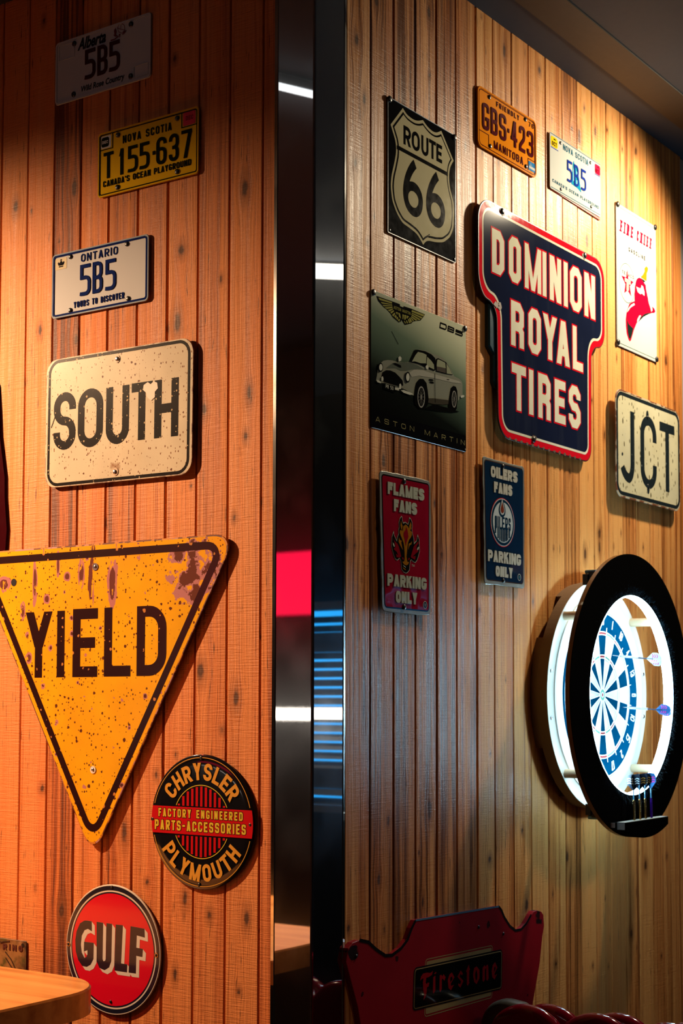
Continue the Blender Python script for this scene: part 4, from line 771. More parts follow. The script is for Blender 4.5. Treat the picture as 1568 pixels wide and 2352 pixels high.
screws(s, [(-.5, 113.4), (-.5, -346.7)], Z+.0008, M_scrs, .0040); spacers(s, [(-.5, 113.4), (-.5, -346.7)], .010)

# ---- dark glossy panel cut off by the left edge of the picture
s = on_wall('wall_panel', 'L', -1.12, 2.20)
tag(s, 'dark red glossy panel with a curved edge, cut off by the left edge above the yellow triangle', 'panel')
ol = [(-40, 330), (150, 330), (182, 260), (189, 191), (193, 138), (212, 36), (213, -11), (222, -91), (218, -143), (197, -178), (150, -200), (-40, -200)]
plate(s, 'panel', ol, .001, .006, mat('dark_red_gloss', (.035, .002, .004), .12, coat=.6), .003)
screws(s, [(0, 200), (0, -120)], .0071)

# ---- round black and red parts sign
M_eblk = mat('enamel_black', (.006, .006, .008), .10, coat=.5); M_ered = mat('enamel_red', (.50, .008, .012), .14, coat=.5)
M_egold = mat('enamel_gold', (.62, .30, .03), .3); M_eyel = mat('enamel_yellow', (.62, .46, .03), .3)
s = on_wall('enamel_sign', 'L', -.285, 1.4413)
tag(s, 'round black enamel sign with a red band and gold arched lettering', 'sign')
g = Geo(); V = []; F = []; n = 96                                                # gently domed disc
rr = [(144, 0), (144, 1.6), (142.5, 2.6), (120, 3.4), (80, 4.0), (40, 4.4), (0.01, 4.5)]
for r, z in rr: V += [(r/1000*cos(2*pi*i/n), r/1000*sin(2*pi*i/n), .006+z/1000) for i in range(n)]
for k in range(len(rr)-1):
    for i in range(n): F.append((k*n+i, k*n+(i+1) % n, (k+1)*n+(i+1) % n, (k+1)*n+i))
F.append(tuple(range(n))[::-1]); mesh_obj('disc', V, F, M_eblk, s, True); Z = .0108
def clip_x(r, y): return sqrt(max(r*r-y*y, 0))
yb0, yb1 = -28.5, 30.0
def seg_ring(r, w, ylo, up_, trim_gap=0):
    a0 = math.asin(ylo/r)
    return ribbon(circle(0, 0, r, 60, a0, pi-a0), w) if up_ else ribbon(circle(0, 0, r, 60, pi+math.asin(-ylo/r), 2*pi-math.asin(-ylo/r)), w)
part(s, 'pinstripe', seg_ring(137, 1.6, 35, True), Z, M_egold); part(s, 'pinstripe', seg_ring(137, 1.6, -34, False), Z, M_egold)
part(s, 'pinstripe', seg_ring(78, 1.7, 33, True), Z, M_eyel); part(s, 'pinstripe', seg_ring(78, 1.7, -32, False), Z, M_eyel)
bars = []
for k in range(11):
    x = (k-5)*12.6; y = clip_x(75.5, abs(x)+3.2); 
    if y > 34: bars += [rect(x-3.2, 32.5, x+3.2, y), rect(x-3.2, -y, x+3.2, -31.5)]
parts(s, 'stripe', bars, Z, M_ered)
bd = [(clip_x(141, yb0)*cos(0), yb0)]; a0 = math.asin(yb0/141); a1 = math.asin(yb1/141)
band = [(141*cos(t), 141*sin(t)) for t in np.linspace(a0, a1, 12)]+[(-141*cos(t), 141*sin(t)) for t in np.linspace(a1, a0, 12)]
part(s, 'band', [band], Z+.0002, M_ered)
for (tx, a_, b_, lo, hi, T) in (('FACTORY ENGINEERED', -121, 114, 7, 25, 3.6), ('PARTS-ACCESSORIES', -131.5, 122.5, -21.5, 0, 4.3)):
    polys = text(tx, a_, b_, lo, hi, T, .55, gap=4.6)
    part(s, 'lettering', text(tx, a_-1.1, b_+1.1, lo-1.1, hi+1.1, T+2.2, .55, gap=2.4), Z+.0004, M_eblk); part(s, 'lettering', polys, Z+.0007, M_eyel)
part(s, 'lettering', arc_text('CHRYSLER', 0, 0, 89, 37, 7.6, pi/2, radians(119), True, 1.0, gap=6), Z+.0003, M_egold)
part(s, 'lettering', arc_text('PLYMOUTH', 0, 0, 127, 37, 7.6, -pi/2, radians(122), False, 1.0, gap=6), Z+.0003, M_egold)
screws(s, [(-138, 0), (133, 0), (-2, 136.5), (-5, -134)], Z-.0016, r=.0042)
for ex in (-138, 133): part(s, 'eyelet', ribbon(circle(ex, 0, 4.6, 16), 1.8, True), Z-.0012, M_rim, .0008)

# ---- round red sign
s = on_wall('enamel_sign', 'L', -.541, 1.1472)
tag(s, 'round red enamel sign with a black and white rim and dark four-letter block word', 'sign')
M_gred = mat('enamel_orange_red', (.62, .004, .022), .13, coat=.25); M_gw = mat('enamel_offwhite', (.62, .58, .50), .3); M_gnavy = mat('enamel_navy_black', (.010, .010, .022), .15, coat=.4)
plate(s, 'disc', circle(0, 0, 143, 96), .006, .003, M_gw, .0012); Z = .0092
part(s, 'rim_ring', ribbon(circle(0, 0, 135.2, 96), 9.5, True), Z, M_gnavy); part(s, 'rim_ring', ribbon(circle(0, 0, 125.0, 96), 3.4, True), Z, M_gnavy)
part(s, 'face', [circle(0, 0, 123.5, 96)], Z, M_gred)
gl = [[tuple(p) for p in ART['gulf'][k]] for k in 'GULF']
sh_polys = []
for k in range(13):
    t = k/12; sh_polys += [[(x+9.5*t, y-8.4*t) for x, y in p] for p in gl]
part(s, 'lettering_shade', sh_polys, Z+.0003, M_gw)
part(s, 'lettering', gl, Z+.0006, M_gnavy)
for ex in (-134.8, 131): part(s, 'eyelet', ribbon(circle(ex, 0, 4.4, 16), 1.8, True), Z+.0002, mat('brass', (.6, .35, .12), .3, metal=1), .0008)
screws(s, [(-134.8, 0), (131, 0), (-3, 137.5), (-3, -114.8)], Z, r=.0036)

# ---- rusty plate behind the table
s = on_wall('license_plate', 'L', -.968, 1.0635)
tag(s, 'rusty embossed metal plate half hidden behind the bar table', 'license plate')
M_rust = worn('rusty_plate', (.36, .17, .05), [dict(scale=14, lo=.45, hi=.60, col=(.16, .055, .012), seed=1), dict(scale=22, lo=.55, hi=.68, col=(.10, .075, .012), seed=5), dict(scale=12, lo=.62, hi=.70, col=(.5, .30, .22), seed=9), dict(scale=16, lo=.40, hi=.62, col=(.04, .022, .008), area=(.14, .04, .07, .09), gain=.4, seed=3)], .5)
plate(s, 'plate', rrect(-152, -76.5, 152, 76.5, 3), .004, .0014, M_rust); Z = .0056
M_rl = mat('rust_lettering', (.09, .016, .008), .5)
part(s, 'lettering', text('RING', 74, 140, 51, 65, 4.2, .8, gap=7)+text('N', 44, 62, 51, 65, 4.2), Z, M_rl, .0009)
part(s, 'raised_lines', ribbon([(82, 46), (102, 30), (120, 6)], 2.2)+ribbon([(84, 32), (112, 4)], 2.2)+ribbon([(-140, 70), (60, 71), (66, 66), (78, 70), (96, 72)], 2.2), Z, mat('rust_dark', (.05, .02, .008), .5), .0012)
part(s, 'hole', [circle(140, 66, 5, 16)], Z+.0002, M_black)
screws(s, [(-140, 66), (-140, -66)], Z)
# ================================================================ signs on the right wall
def P(k, d): return [tuple(p) for p in ART[k][d]]
def ell(pts, n=28, sc=1.0):        # centre, point on x axis, point on y axis -> ellipse polygon
    c, ax, ay = pts
    return [(c[0]+sc*((ax[0]-c[0])*cos(t)+(ay[0]-c[0])*sin(t)), c[1]+sc*((ax[1]-c[1])*cos(t)+(ay[1]-c[1])*sin(t))) for t in [2*pi*i/n for i in range(n)]]
# ---- highway shield sign
M_pblk = mat('panel_black', (.004, .004, .004), .10, spec=.3); M_shc = mat('shield_cream', (.50, .46, .29), .12, spec=.3)
s = on_wall('tin_sign', 'R', .4204, 2.8986)
tag(s, 'black tin sign with a cream highway shield reading ROUTE 66', 'sign')
plate(s, 'plate', rrect(-148, -155, 148, 155, 3), .003, .0014, M_pblk); Z = .0046
part(s, 'rolled_edge', ribbon(rrect(-147.3, -154.3, 147.3, 154.3, 3), 1.6, True), Z-.0004, mat('edge_pale', (.32, .36, .40), .3), .0012)
so_ = P('shield', 'out'); sm = [tuple(v) for v in fillet([(x, y, 0 if k in (0, 4, 8, 10, 22, 34) else 9) for k, (x, y) in enumerate(so_)], True, 4)]
part(s, 'shield', [sm], Z, M_shc); part(s, 'shield_outline', [offset_poly(sm, 7.0)], Z+.0003, M_pblk); part(s, 'shield_field', [offset_poly(sm, 11.5)], Z+.0006, M_shc)
part(s, 'bar', [rect(-109, 45.5, 111, 54.5)], Z+.0009, M_pblk)
part(s, 'lettering', letters([('R', -83, -52, 65, 109), ('O', -48, -14, 64.5, 109), ('U', -7, 24, 64.5, 110), ('T', 27, 57, 67, 111), ('E', 59.5, 85, 68, 110.5)], 8.6, 1.0), Z+.0009, M_pblk)
six = [tuple(v) for v in fillet([(x, y, 0 if k < 2 or k == 4 else 9) for k, (x, y) in enumerate(P('shield', 'six'))], True, 4)]
hole = [tuple(v) for v in fillet([(x, y, 9) for x, y in P('shield', 'hole')], True, 4)]
for dx in (0, 98.6):
    part(s, 'lettering', [[(x+dx, y) for x, y in six]], Z+.0009, M_pblk); part(s, 'counter', [[(x+dx, y) for x, y in hole]], Z+.0012, M_shc)
screws(s, [(-141, 150), (142, 149)], Z, r=.0075); screws(s, [(-140, -148), (141, -147)], Z, r=.0035)

# ---- Manitoba plate
M_man = mat('plate_orange', (.80, .25, .006), .10, spec=.3); M_mani = mat('ink_maroon', (.075, .003, .008), .12, spec=.3)
s = on_wall('license_plate', 'R', .8239, 3.1387, .3)
tag(s, 'orange license plate with maroon number GBS-423', 'license plate')
plate(s, 'plate', rrect(-153, -76.5, 153, 76.5, 17), .005, .0012, M_man); Z = .0065
rim(s, 150.5, 74, 16, 4, Z, M_man, .0012); rim(s, 145, 69.5, 12, 1.6, Z, M_mani, .0005, 'border')
part(s, 'lettering', text('FRIENDLY', -58, 60.5, 50, 63, 2.6, .6, gap=7), Z, M_mani, .0008); part(s, 'lettering', text('76', 112.5, 139.5, 52, 64, 1.8, .6, gap=7), Z, M_mani, .0008)
part(s, 'lettering', letters([('G', -129.5, -96, -27, 40), ('B', -86.5, -53.5, -27, 40), ('S', -43, -9, -27, 40), ('.', -.5, 7, -27, 40), ('4', 17, 48.5, -27, 40), ('2', 61, 91.5, -27, 40), ('3', 103, 137, -27, 40)], 9.2, .62, ), Z, M_mani, .0014)
part(s, 'lettering', text('MANITOBA', -71, 80.5, -60, -40.5, 3.4, .6, gap=6), Z, M_mani, .0008)
part(s, 'sticker_box', ribbon([(-145, -35), (-98, -35), (-98, -62)], 1.6)+ribbon([(107.5, -66), (107.5, -34), (145, -34)], 1.6), Z, M_mani, .0004)
M_blu = mat('sticker_blue', (.010, .20, .50), .4)
sticker(s, 110.5, -63, 147, -39, Z, M_blu, label='blue sticker'); part(s, 'sticker_print', [rect(113, -58, 145, -51.5)]+ribbon(circle(122, -45.5, 3, 12), .8, True)+ribbon([(116, -50), (122, -48), (130, -50)], .8), Z+.0005, M_white)
screws(s, [(-94, 62), (94, 63.5), (-91, -61), (96, -59)], Z, r=.0055)

# ---- white Nova Scotia plate
M_ns = mat('plate_bright_white', (.50, .52, .50), .35); M_nst = mat('ink_teal', (.004, .10, .17), .4); M_nsb = mat('ink_royal_blue', (.008, .03, .28), .35); M_cy = mat('ink_cyan', (.006, .23, .40), .4)
M_crust = worn('plate_bottom_red', (.45, .02, .01), [dict(scale=40, lo=.5, hi=.55, col=(.05, .02, .01), seed=1)], .5)
s = on_wall('license_plate', 'R', 1.2065, 3.1377)
tag(s, 'white license plate with a cyan ship behind blue 5B5', 'license plate')
plate(s, 'backing', [(-145, -77), (156, -84), (157, 60), (-140, 60)], .003, .002, M_crust)
plate(s, 'plate', rrect(-154, -76.5, 154, 76.5, 7), .006, .0012, M_ns); Z = .0075
part(s, 'border', ribbon([(-148, 74), (152, 74)], 1.8)+ribbon([(-148, -72), (152, -70)], 1.8), Z, M_nst)
part(s, 'lettering', text('NOVA SCOTIA', -76, 76, 49.5, 65.5, 2.8, .9, gap=3.5), Z, M_nst, .0003)
sh = [(-12, 38), (-9, 30), (16, 22), (17, 4), (33, -39), (10, -33), (-29, -31), (-27, -10), (-20, 10), (-19, 28)]
part(s, 'ship_emblem', [sh, [(14, 5), (30, -34), (22, -34), (12, -10)]], Z, M_cy, label='cyan sailing ship emblem')
part(s, 'ship_highlight', [[(2, 14), (10, 10), (10, -2), (4, 0)], [(2, -12), (11, -12), (10, -25), (3, -24)], [(-18, 8), (-14, 20), (-13, -18), (-18, -22)]], Z+.0003, mat('ink_pale_cyan', (.25, .65, .75), .4))
part(s, 'lettering', letters([('5', -53, -23.5, -30, 29), ('B', -11.5, 16, -30, 29), ('5', 32, 61, -30, 29)], 6.5, .95), Z+.0005, M_nsb, .0008)
part(s, 'lettering', text("CANADA'S OCEAN PLAYGROUND", -139.5, 142, -56, -47.5, 1.7, .8, gap=3.4), Z, M_nst, .0003)
M_ysk = mat('sticker_yellow', (.85, .55, .01), .4); M_rsk = mat('sticker_crimson', (.75, .012, .06), .4)
part(s, 'sticker', [rrect(-148, 40, -108, 68, 8, 4)], Z, M_ysk, .0002, 'yellow sticker'); part(s, 'sticker_print', text('OCT', -142, -114, 43, 55, 3)+[rect(-132, 60, -120, 63.5)], Z+.0005, M_nsk)
part(s, 'sticker', [rrect(119, 41, 153, 69, 6, 4)], Z, M_rsk, .0002, 'crimson sticker'); part(s, 'sticker_print', text('OCT', 122, 146, 44, 56, 3)+[rect(134, 61, 144, 64)], Z+.0005, mat('ink_dark_crimson', (.10, .004, .008), .4))
part(s, 'sticker_line', [rect(-148, 36, -105, 38), rect(117, 38, 153, 40)], Z, M_nsb)
screws(s, [(-92, 63), (90, 62), (-90.5, -63), (93, -62)], Z, r=.0045)

# ---- big porcelain tyre sign
M_dnav = worn('porcelain_navy', (.008, .012, .034), [dict(scale=5, stretch=(3, .4), lo=.5, hi=.8, col=(.022, .028, .05), amt=.6, seed=2)], .08, .25)
M_dred = mat('porcelain_red', (.62, .006, .018), .10); M_dcr = worn('porcelain_cream', (.72, .70, .56), [dict(scale=5, lo=.5, hi=.8, col=(.60, .60, .36), amt=.7, seed=1)], .09, .25)
M_dedge = worn('porcelain_edge', (.10, .01, .012), [dict(scale=30, lo=.4, hi=.5, col=(.015, .010, .008), seed=3)], .4)
s = on_wall('porcelain_sign', 'R', 1.0056, 2.6371)
tag(s, 'large dark blue T-shaped porcelain sign with red border and three rows of cream capitals', 'sign')
def dom(d, r1=52, r2=44):
    base = [(-354, 294), (352, 294), (352, 46), (266, 38), (262, -286), (-258, -286), (-264, 42), (-354, 48)]
    b = offset_poly(base, d); rs_ = [r1-d*.8, r1-d*.8, r2-d*.6, r2-6+d*.6, r1*.7-d*.6, r1-d*.8, r2-6+d*.6, r2+10-d*.6]
    return [tuple(v) for v in fillet([(x, y, max(r, 4)*1.1) for (x, y), r in zip(base and b, (rs_ if area2(base) > 0 else rs_[::-1]))], True, 9)]
bk = [(-292, 40), (280, 30), (280, -60), (272, -75), (272, -150), (258, -165), (-255, -165), (-268, -150), (-268, -85), (-292, -65)]
plate(s, 'mounting_box', bk, .001, .013, mat('box_teal_black', (.006, .045, .075), .3), .004)
plate(s, 'plate', dom(0), .016, .003, M_dedge, .001); Z = .0191
part(s, 'border', [dom(3)], Z, M_dred); part(s, 'border_line', [dom(18.5)], Z+.0003, M_dcr); part(s, 'face', [dom(25)], Z+.0006, M_dnav)
rows = [[('D', -290, -228, 118, 228), ('O', -204, -141, 117, 232), ('M', -120, -31, 117, 233), ('I', -23, -2, 117, 234), ('N', 17, 83, 116, 235), ('I', 98, 121, 116, 236), ('O', 135, 205, 116, 236), ('N', 222, 288, 116, 237)],
        [('R', -194, -127, -45, 69), ('O', -102, -34, -45, 71), ('Y', -22, 57, -45, 72), ('A', 55, 131, -45, 73), ('L', 149, 210, -44, 74)],
        [('T', -191, -117, -206, -90), ('I', -100.5, -77, -206, -90), ('R', -50, 18, -206, -90), ('E', 42, 104, -204, -90), ('S', 124, 193, -204, -90)]]
def dom_letters(grow):
    out = []
    for r in rows:
        for c, xa, xb, ya, yb in r:
            T = 23 if c != 'I' else (xb-xa)
            if c == 'M': T = 20
            out += letters([(c, xa, xb, ya, yb)], T, .55, True, grow)
    return out
part(s, 'lettering_outline', dom_letters(4.2), Z+.0010, M_dred); part(s, 'lettering', dom_letters(0), Z+.0015, M_dcr)
screws(s, [(-236, 283), (227, 283), (-75, -268)], Z, r=.008)
M_chip = mat('bare_rust', (.09, .05, .03), .6)
def chips(root, pts, z, seed, sz):
    rnd = random.Random(seed); pl = []
    for x, y in pts:
        n = 9; pl.append([(x+sz*(.5+rnd.random()*.8)*cos(2*pi*k/n), y+sz*(.35+rnd.random()*.5)*sin(2*pi*k/n)) for k in range(n)])
    parts(root, 'enamel_chip', pl, z, M_chip)
chips(s, [(-236, 281), (222, 280), (-75, -264), (-268, 40), (-249, 40)], Z+.0012, 4, 13); chips(s, [(-200+k*30, -283) for k in range(14)], Z+.0008, 9, 7)

# ---- gasoline sign with red helmet
M_fw = mat('tin_white', (.46, .47, .46), .25); M_fgr = mat('ink_green', (.01, .09, .06), .4); M_fred = mat('ink_bright_red', (.50, .002, .022), .35); M_fdk = mat('ink_dark_green_black', (.008, .016, .014), .4); M_forg = mat('ink_amber', (.55, .18, .006), .4); M_fgrey = mat('ink_faint_grey', (.11, .13, .11), .4)
s = on_wall('tin_sign', 'R', 1.6074, 2.9271)
tag(s, 'white tin gasoline sign with a red helmet and a red star badge', 'sign')
plate(s, 'plate', rrect(-140.5, -208, 140.5, 208, 4), .004, .0014, M_fw); Z = .0056
part(s, 'border', ribbon([(-132, 199), (134, 199)], 1.6)+ribbon([(-134, -199), (136, -199)], 1.6)+ribbon([(-138, 200), (-138, -200)], 1.0), Z, M_fgr)
def slab(s_, x0, x1, y0, y1, T):
    ps = text(s_, x0, x1, y0, y1, T, .8, gap=T*1.5)
    out = list(ps)
    for p in ps:                                   # slab serifs on the ends of the upright strokes
        xs = [q[0] for q in p]; ys = [q[1] for q in p]
        if max(xs)-min(xs) < T*1.6 and max(ys)-min(ys) > (y1-y0)*.7:
            for yy in (y0, y1-T*.6): out.append(rect(min(xs)-T*.5, yy, max(xs)+T*.5, yy+T*.6))
    return [[(x+(y-y0)*.14, y) for x, y in p] for p in out]
part(s, 'lettering', slab('FIRE', -115, -27, 129, 164, 8)+slab('CHIEF', 0, 105, 129.5, 163, 8), Z, M_fred)
part(s, 'lettering', text('GASOLINE', -57, 61, 84, 97, 3.4, .8, gap=5.5), Z, mat('ink_olive', (.025, .025, .015), .5))
part(s, 'badge_ring', ribbon(circle(-69, -13, 54, 48, ry=57), 1.9, True), Z, mat('ink_pale_green', (.03, .085, .06), .5))
part(s, 'star_emblem', [P('hat', 'star')], Z+.0001, M_fred, label='red five-pointed star'); part(s, 'star_letter', [offset_poly(P('hat', 'tt'), -2.0)], Z+.0004, M_fw); part(s, 'star_letter', [P('hat', 'tt')], Z+.0007, mat('ink_light_green', (.30, .55, .28), .5))
part(s, 'lettering', text('TEXACO', -104, -22, 9, 19, 1.9, .8, gap=4.5), Z+.0005, M_fgrey)
part(s, 'helmet', [P('hat', 'red')], Z+.0001, M_fred, label='red fire helmet picture')
part(s, 'helmet_ornament', [P('hat', 'gold')], Z+.0004, M_forg); part(s, 'helmet_brim_shade', [P('hat', 'd1'), P('hat', 'd2'), P('hat', 'd3')], Z+.0004, M_fdk)
part(s, 'helmet_highlight', [P('hat', 'w1'), P('hat', 'w2'), P('hat', 'w3')], Z+.0006, mat('ink_pale_pink', (.75, .62, .60), .4))
screws(s, [(-131, 204), (134, 204), (-135, -199), (137, -199)], Z, r=.0085)

# ---- JCT sign
M_jct = worn('jct_paint', (.56, .52, .34), [
    dict(scale=3, lo=.5, hi=.8, col=(.44, .44, .36), amt=.7, seed=3), dict(scale=110, stretch=(1, .5), vor=True, lo=.50, pow=3, col=(.12, .10, .05), seed=1),
    dict(scale=12, lo=.5, hi=.7, col=(.25, .24, .17), area=(0, -.15, .22, .07), gain=.3, seed=7, amt=.8), dict(scale=45, lo=.72, hi=.74, col=(.02, .02, .015), seed=5)], .4)
M_jblk = worn('jct_black', (.008, .014, .018), [dict(scale=90, vor=True, lo=.30, pow=5, col=(.1, .12, .12), seed=2)], .35)
M_jedge = worn('jct_edge', (.42, .36, .26), [dict(scale=26, lo=.46, hi=.52, col=(.16, .05, .02), seed=4)], .5)
s = on_wall('road_sign', 'R', 1.642, 2.432)
tag(s, 'weathered pale road sign reading JCT in black capitals', 'road sign')
plate(s, 'plate', rrect(-229, -154, 229, 154, 36, 10), .022, .0025, M_jedge, .0008); Z = .0246
part(s, 'face', [rrect(-224, -149, 224, 149, 33, 10)], Z, M_jct); part(s, 'border', ribbon(rrect(-220, -142.5, 220, 142.5, 30, 10), 10.5, True), Z+.0003, M_jblk)
part(s, 'lettering', letters([('C', -63, 52, -109, 105), ('T', 76, 187, -102.5, 103)], 27, 1.0)+[[(x, y) for x, y in p] for p in ribbon(fillet([(-118.5, 101), (-118.5, -94, 46), (-172, -94, 34), (-187, -66)], False, 9), 27)], Z+.0004, M_jblk)
part(s, 'hole', [[(-12+9*cos(t), 108+14*sin(t)) for t in [2*pi*i/8 for i in range(8)]], [(-10+9*cos(t), -112+13*sin(t)) for t in [2*pi*i/8 for i in range(8)]], circle(-187, -30, 5, 10)], Z+.0006, M_jblk)
screws(s, [(-12, 101), (-12, -101)], Z+.0004, r=.005); spacers(s, [(-12, 101), (-12, -101)], .022)

# ---- poster of a silver sports car
def poster_mat():
    m, t, b = nt('poster_print'); L = t.links.new
    tc = N(t, 'ShaderNodeTexCoord'); sp = N(t, 'ShaderNodeSeparateXYZ'); L(tc.outputs['Object'], sp.inputs[0])
    a1 = N(t, 'ShaderNodeMath', operation='MULTIPLY_ADD', inp={1: 3.3, 2: .5}); L(sp.outputs[1], a1.inputs[0])
    a2 = N(t, 'ShaderNodeMath', operation='MULTIPLY_ADD', inp={1: .75}); L(sp.outputs[0], a2.inputs[0]); L(a1.outputs[0], a2.inputs[2])
    nz = N(t, 'ShaderNodeTexNoise', inp={'Scale': 3.0, 'Detail': 2.0}); L(tc.outputs['Object'], nz.inputs['Vector'])
    a3 = N(t, 'ShaderNodeMath', operation='MULTIPLY_ADD', inp={1: .12, 2: -.06}); L(nz.outputs['Fac'], a3.inputs[0])
    a4 = N(t, 'ShaderNodeMath', operation='ADD'); L(a2.outputs[0], a4.inputs[0]); L(a3.outputs[0], a4.inputs[1])
    r = N(t, 'ShaderNodeValToRGB'); e = r.color_ramp.elements
    e[0].position = .0; e[0].color = (.003, .003, .003, 1); e[1].position = 1.0; e[1].color = (.52, .54, .38, 1)
    for p, c in ((.28, (.006, .008, .007)), (.45, (.045, .07, .05)), (.68, (.11, .16, .11)), (.85, (.34, .38, .26))):
        x = e.new(p); x.color = (*c, 1)
    L(a4.outputs[0], r.inputs[0]); L(r.outputs[0], b.inputs['Base Color']); b.inputs['Roughness'].default_value = .12; b.inputs['Specular IOR Level'].default_value = .35
    return m
s = on_wall('tin_poster', 'R', .4132, 2.4486)
tag(s, 'dark green tin poster of a silver vintage sports car under a winged badge', 'poster')
plate(s, 'plate', rrect(-205, -152.5, 205, 152.5, 5), .002, .0014, poster_mat()); Z = .0036
part(s, 'lower_band', [rect(-203, -151, 203, -113)], Z-.00015, mat('print_black', (.004, .004, .005), .3))
def cm(n, c, r=.15): return mat('print_'+n, c, r)
C_ = {'silver': cm('silver', (.19, .20, .16)), 'light': cm('silver_light', (.30, .30, .25)), 'hood': cm('silver_grey', (.085, .10, .08)), 'low': cm('silver_dark', (.045, .04, .03)), 'blk': cm('ink', (.004, .004, .004)), 'glass': cm('glass', (.25, .27, .18)), 'glassd': cm('glass_dark', (.07, .06, .05)), 'chrome': cm('chrome', (.46, .47, .40)), 'rim': cm('wheel', (.24, .24, .22))}
cz = [0]
def cp(c, *ks):
    cz[0] += 1; part(s, 'car_picture', [P('car', k) for k in ks], Z+.00025*cz[0], C_[c])
cp('silver', 'body'); cp('hood', 'hood'); cp('light', 'belt'); cp('low', 'low'); cp('blk', 'wsf', 'swf', 'grille', 'scoop', 'arch', 'arch2', 'vent', 'vent2', 'shadow', 'plate', 'door', 'hand')
cp('glass', 'wsg', 'wsg2', 'swg', 'swg2'); cp('glassd', 'swl'); cp('chrome', 'bump', 'bump2', 'bump3', 'ov', 'ov2', 'rb', 'mir', 'mir2')
pp = P('car', 'pts'); zc_ = Z+.00025*(cz[0]+1)
part(s, 'car_picture', [ell(pp[0:3]), ell(pp[3:6])], zc_, C_['blk']); part(s, 'car_picture', [ell(pp[0:3], sc=.72), ell(pp[3:6], sc=.72)], zc_+.00025, C_['chrome'])
part(s, 'car_picture', ribbon(ell(pp[6:9]), 3.2, True)+ribbon(ell(pp[9:12]), 2.4, True)+[ell(pp[6:9], sc=.24), ell(pp[9:12], sc=.24)], zc_, C_['rim'])
for q, n_ in ((pp[6:9], 12), (pp[9:12], 12)):
    e_ = ell(q, n_, .9); part(s, 'car_picture', sum([ribbon([q[0], e_[k]], .5) for k in range(n_)], []), zc_, C_['rim'])
part(s, 'lettering', text('PR 50', -150, -119, -57, -49, 1.2, .7, gap=1.6), zc_+.0003, C_['chrome'])
M_wg = mat('print_gold', (.26, .25, .07), .35)
wg = ART['wing']; part(s, 'wing_badge', [P('wing', 'base'), rect(-118, 126, -42, 138)], Z+.0003, C_['blk']); part(s, 'wing_badge', [P('wing', k) for k in wg if k[0] == 'f'], Z+.0006, M_wg)
part(s, 'lettering', text('ASTON MARTIN', -115, -45, 128, 135, 1.1, .6, gap=1.3), Z+.0006, M_wg)
part(s, 'lettering', [[(x+(y-124)*.25, y) for x, y in p] for p in letters([('D', 82, 113, 124, 139), ('B', 118, 148, 124, 138), ('5', 154, 188, 123.5, 136.5)], 3.4, .7)], Z+.0003, C_['blk'])
part(s, 'lettering', text('ASTON MARTIN', -187, 197, -137, -125.5, 1.7, .7, gap=17), Z+.0004, mat('print_gold_pale', (.22, .20, .09), .4))
part(s, 'scratch', ribbon([(-122.5, 75.3), (-95, 51.3)], 1.4), Z+.0003, C_['blk'])
screws(s, [(-196, 147), (199.5, 146)], Z, r=.0072); screws(s, [(199, -148)], Z, r=.003)

# ---- the two bent parking signs
def bent_outline(pts, seed, amp):
    rnd = random.Random(seed); q = [tuple(v) for v in fillet([(x, y, 11) for x, y in pts], True, 5)]; out = []
    n = len(q)
    for i in range(n):
        A, B = Vector(q[i]), Vector(q[(i+1) % n]); L_ = (B-A).length; k = max(1, int(L_/14))
        nn = Vector((B.y-A.y, A.x-B.x)).normalized() if L_ > 0 else Vector((0, 0))
        for j in range(k):
            p = A+(B-A)*j/k
            if j > 0 and k > 3: p = p+nn*amp*(sin(p.y*.061+seed)+.6*sin(p.y*.143+seed*2)+.5*sin(p.x*.09+seed))
            out.append((p.x, p.y))
    return out
M_chr = mat('bent_edge_silver', (.42, .44, .40), .22, metal=.6, bump=(26, .5, .004))
M_flr = mat('tin_crimson', (.22, .004, .018), .17, coat=.5, bump=(7, .35, .02)); M_fll = mat('print_pale_silver', (.36, .38, .31), .28, bump=(30, .3, .002)); M_oln = mat('tin_navy', (.004, .016, .040), .15, coat=.6, bump=(7, .4, .02)); M_oll = mat('print_cream', (.42, .40, .33), .28, bump=(30, .3, .002))
M_flk = mat('print_black_edge', (.006, .005, .005), .3); M_brown = mat('print_brown_edge', (.05, .028, .022), .3)
def bold(s_, x0, x1, y0, y1, T, gap): return text(s_, x0, x1, y0, y1, T, .75, gap=gap)
s = on_wall('parking_sign', 'R', .3392, 2.0504)
tag(s, 'bent crimson tin parking sign with a horned flaming horse head', 'parking sign')
fo = bent_outline([(-110, 153), (104, 154), (104, -154), (-97, -154)], 1, .9)
plate(s, 'plate', fo, .010, .0016, M_chr, .0012); Z = .0118
fi = [tuple(v) for v in fillet([(-102, 147, 10), (97, 147.5, 10), (96, -147, 10), (-89, -146.5, 10)], True, 6)]
part(s, 'border', [fi], Z, M_flk); part(s, 'face', [offset_poly(fi, 3.2)], Z+.0003, M_flr); z2 = Z+.0006
part(s, 'lettering', bold('FLAMES', -79, 73, 105, 132, 8.6, 2.6), z2, M_fll, .0012); part(s, 'lettering', bold('FANS', -54, 42, 69.5, 96.5, 8.6, 2.6), z2, M_fll, .0012)
part(s, 'lettering', bold('PARKING', -80, 83, -97.5, -70.5, 8.4, 2.6), z2, M_fll, .0012); part(s, 'lettering', bold('ONLY', -46, 43, -133, -106.5, 8.4, 2.6), z2, M_fll, .0012)
H_ = {'gold': mat('print_amber', (.28, .105, .008), .3), 'red': mat('print_dark_red', (.20, .004, .012), .25)}
ho = P('horse', 'out')
part(s, 'horse_emblem', [ho], z2, M_fll, .0004); part(s, 'horse_emblem', [offset_poly(ho, 1.7)], z2+.0008, M_flk)
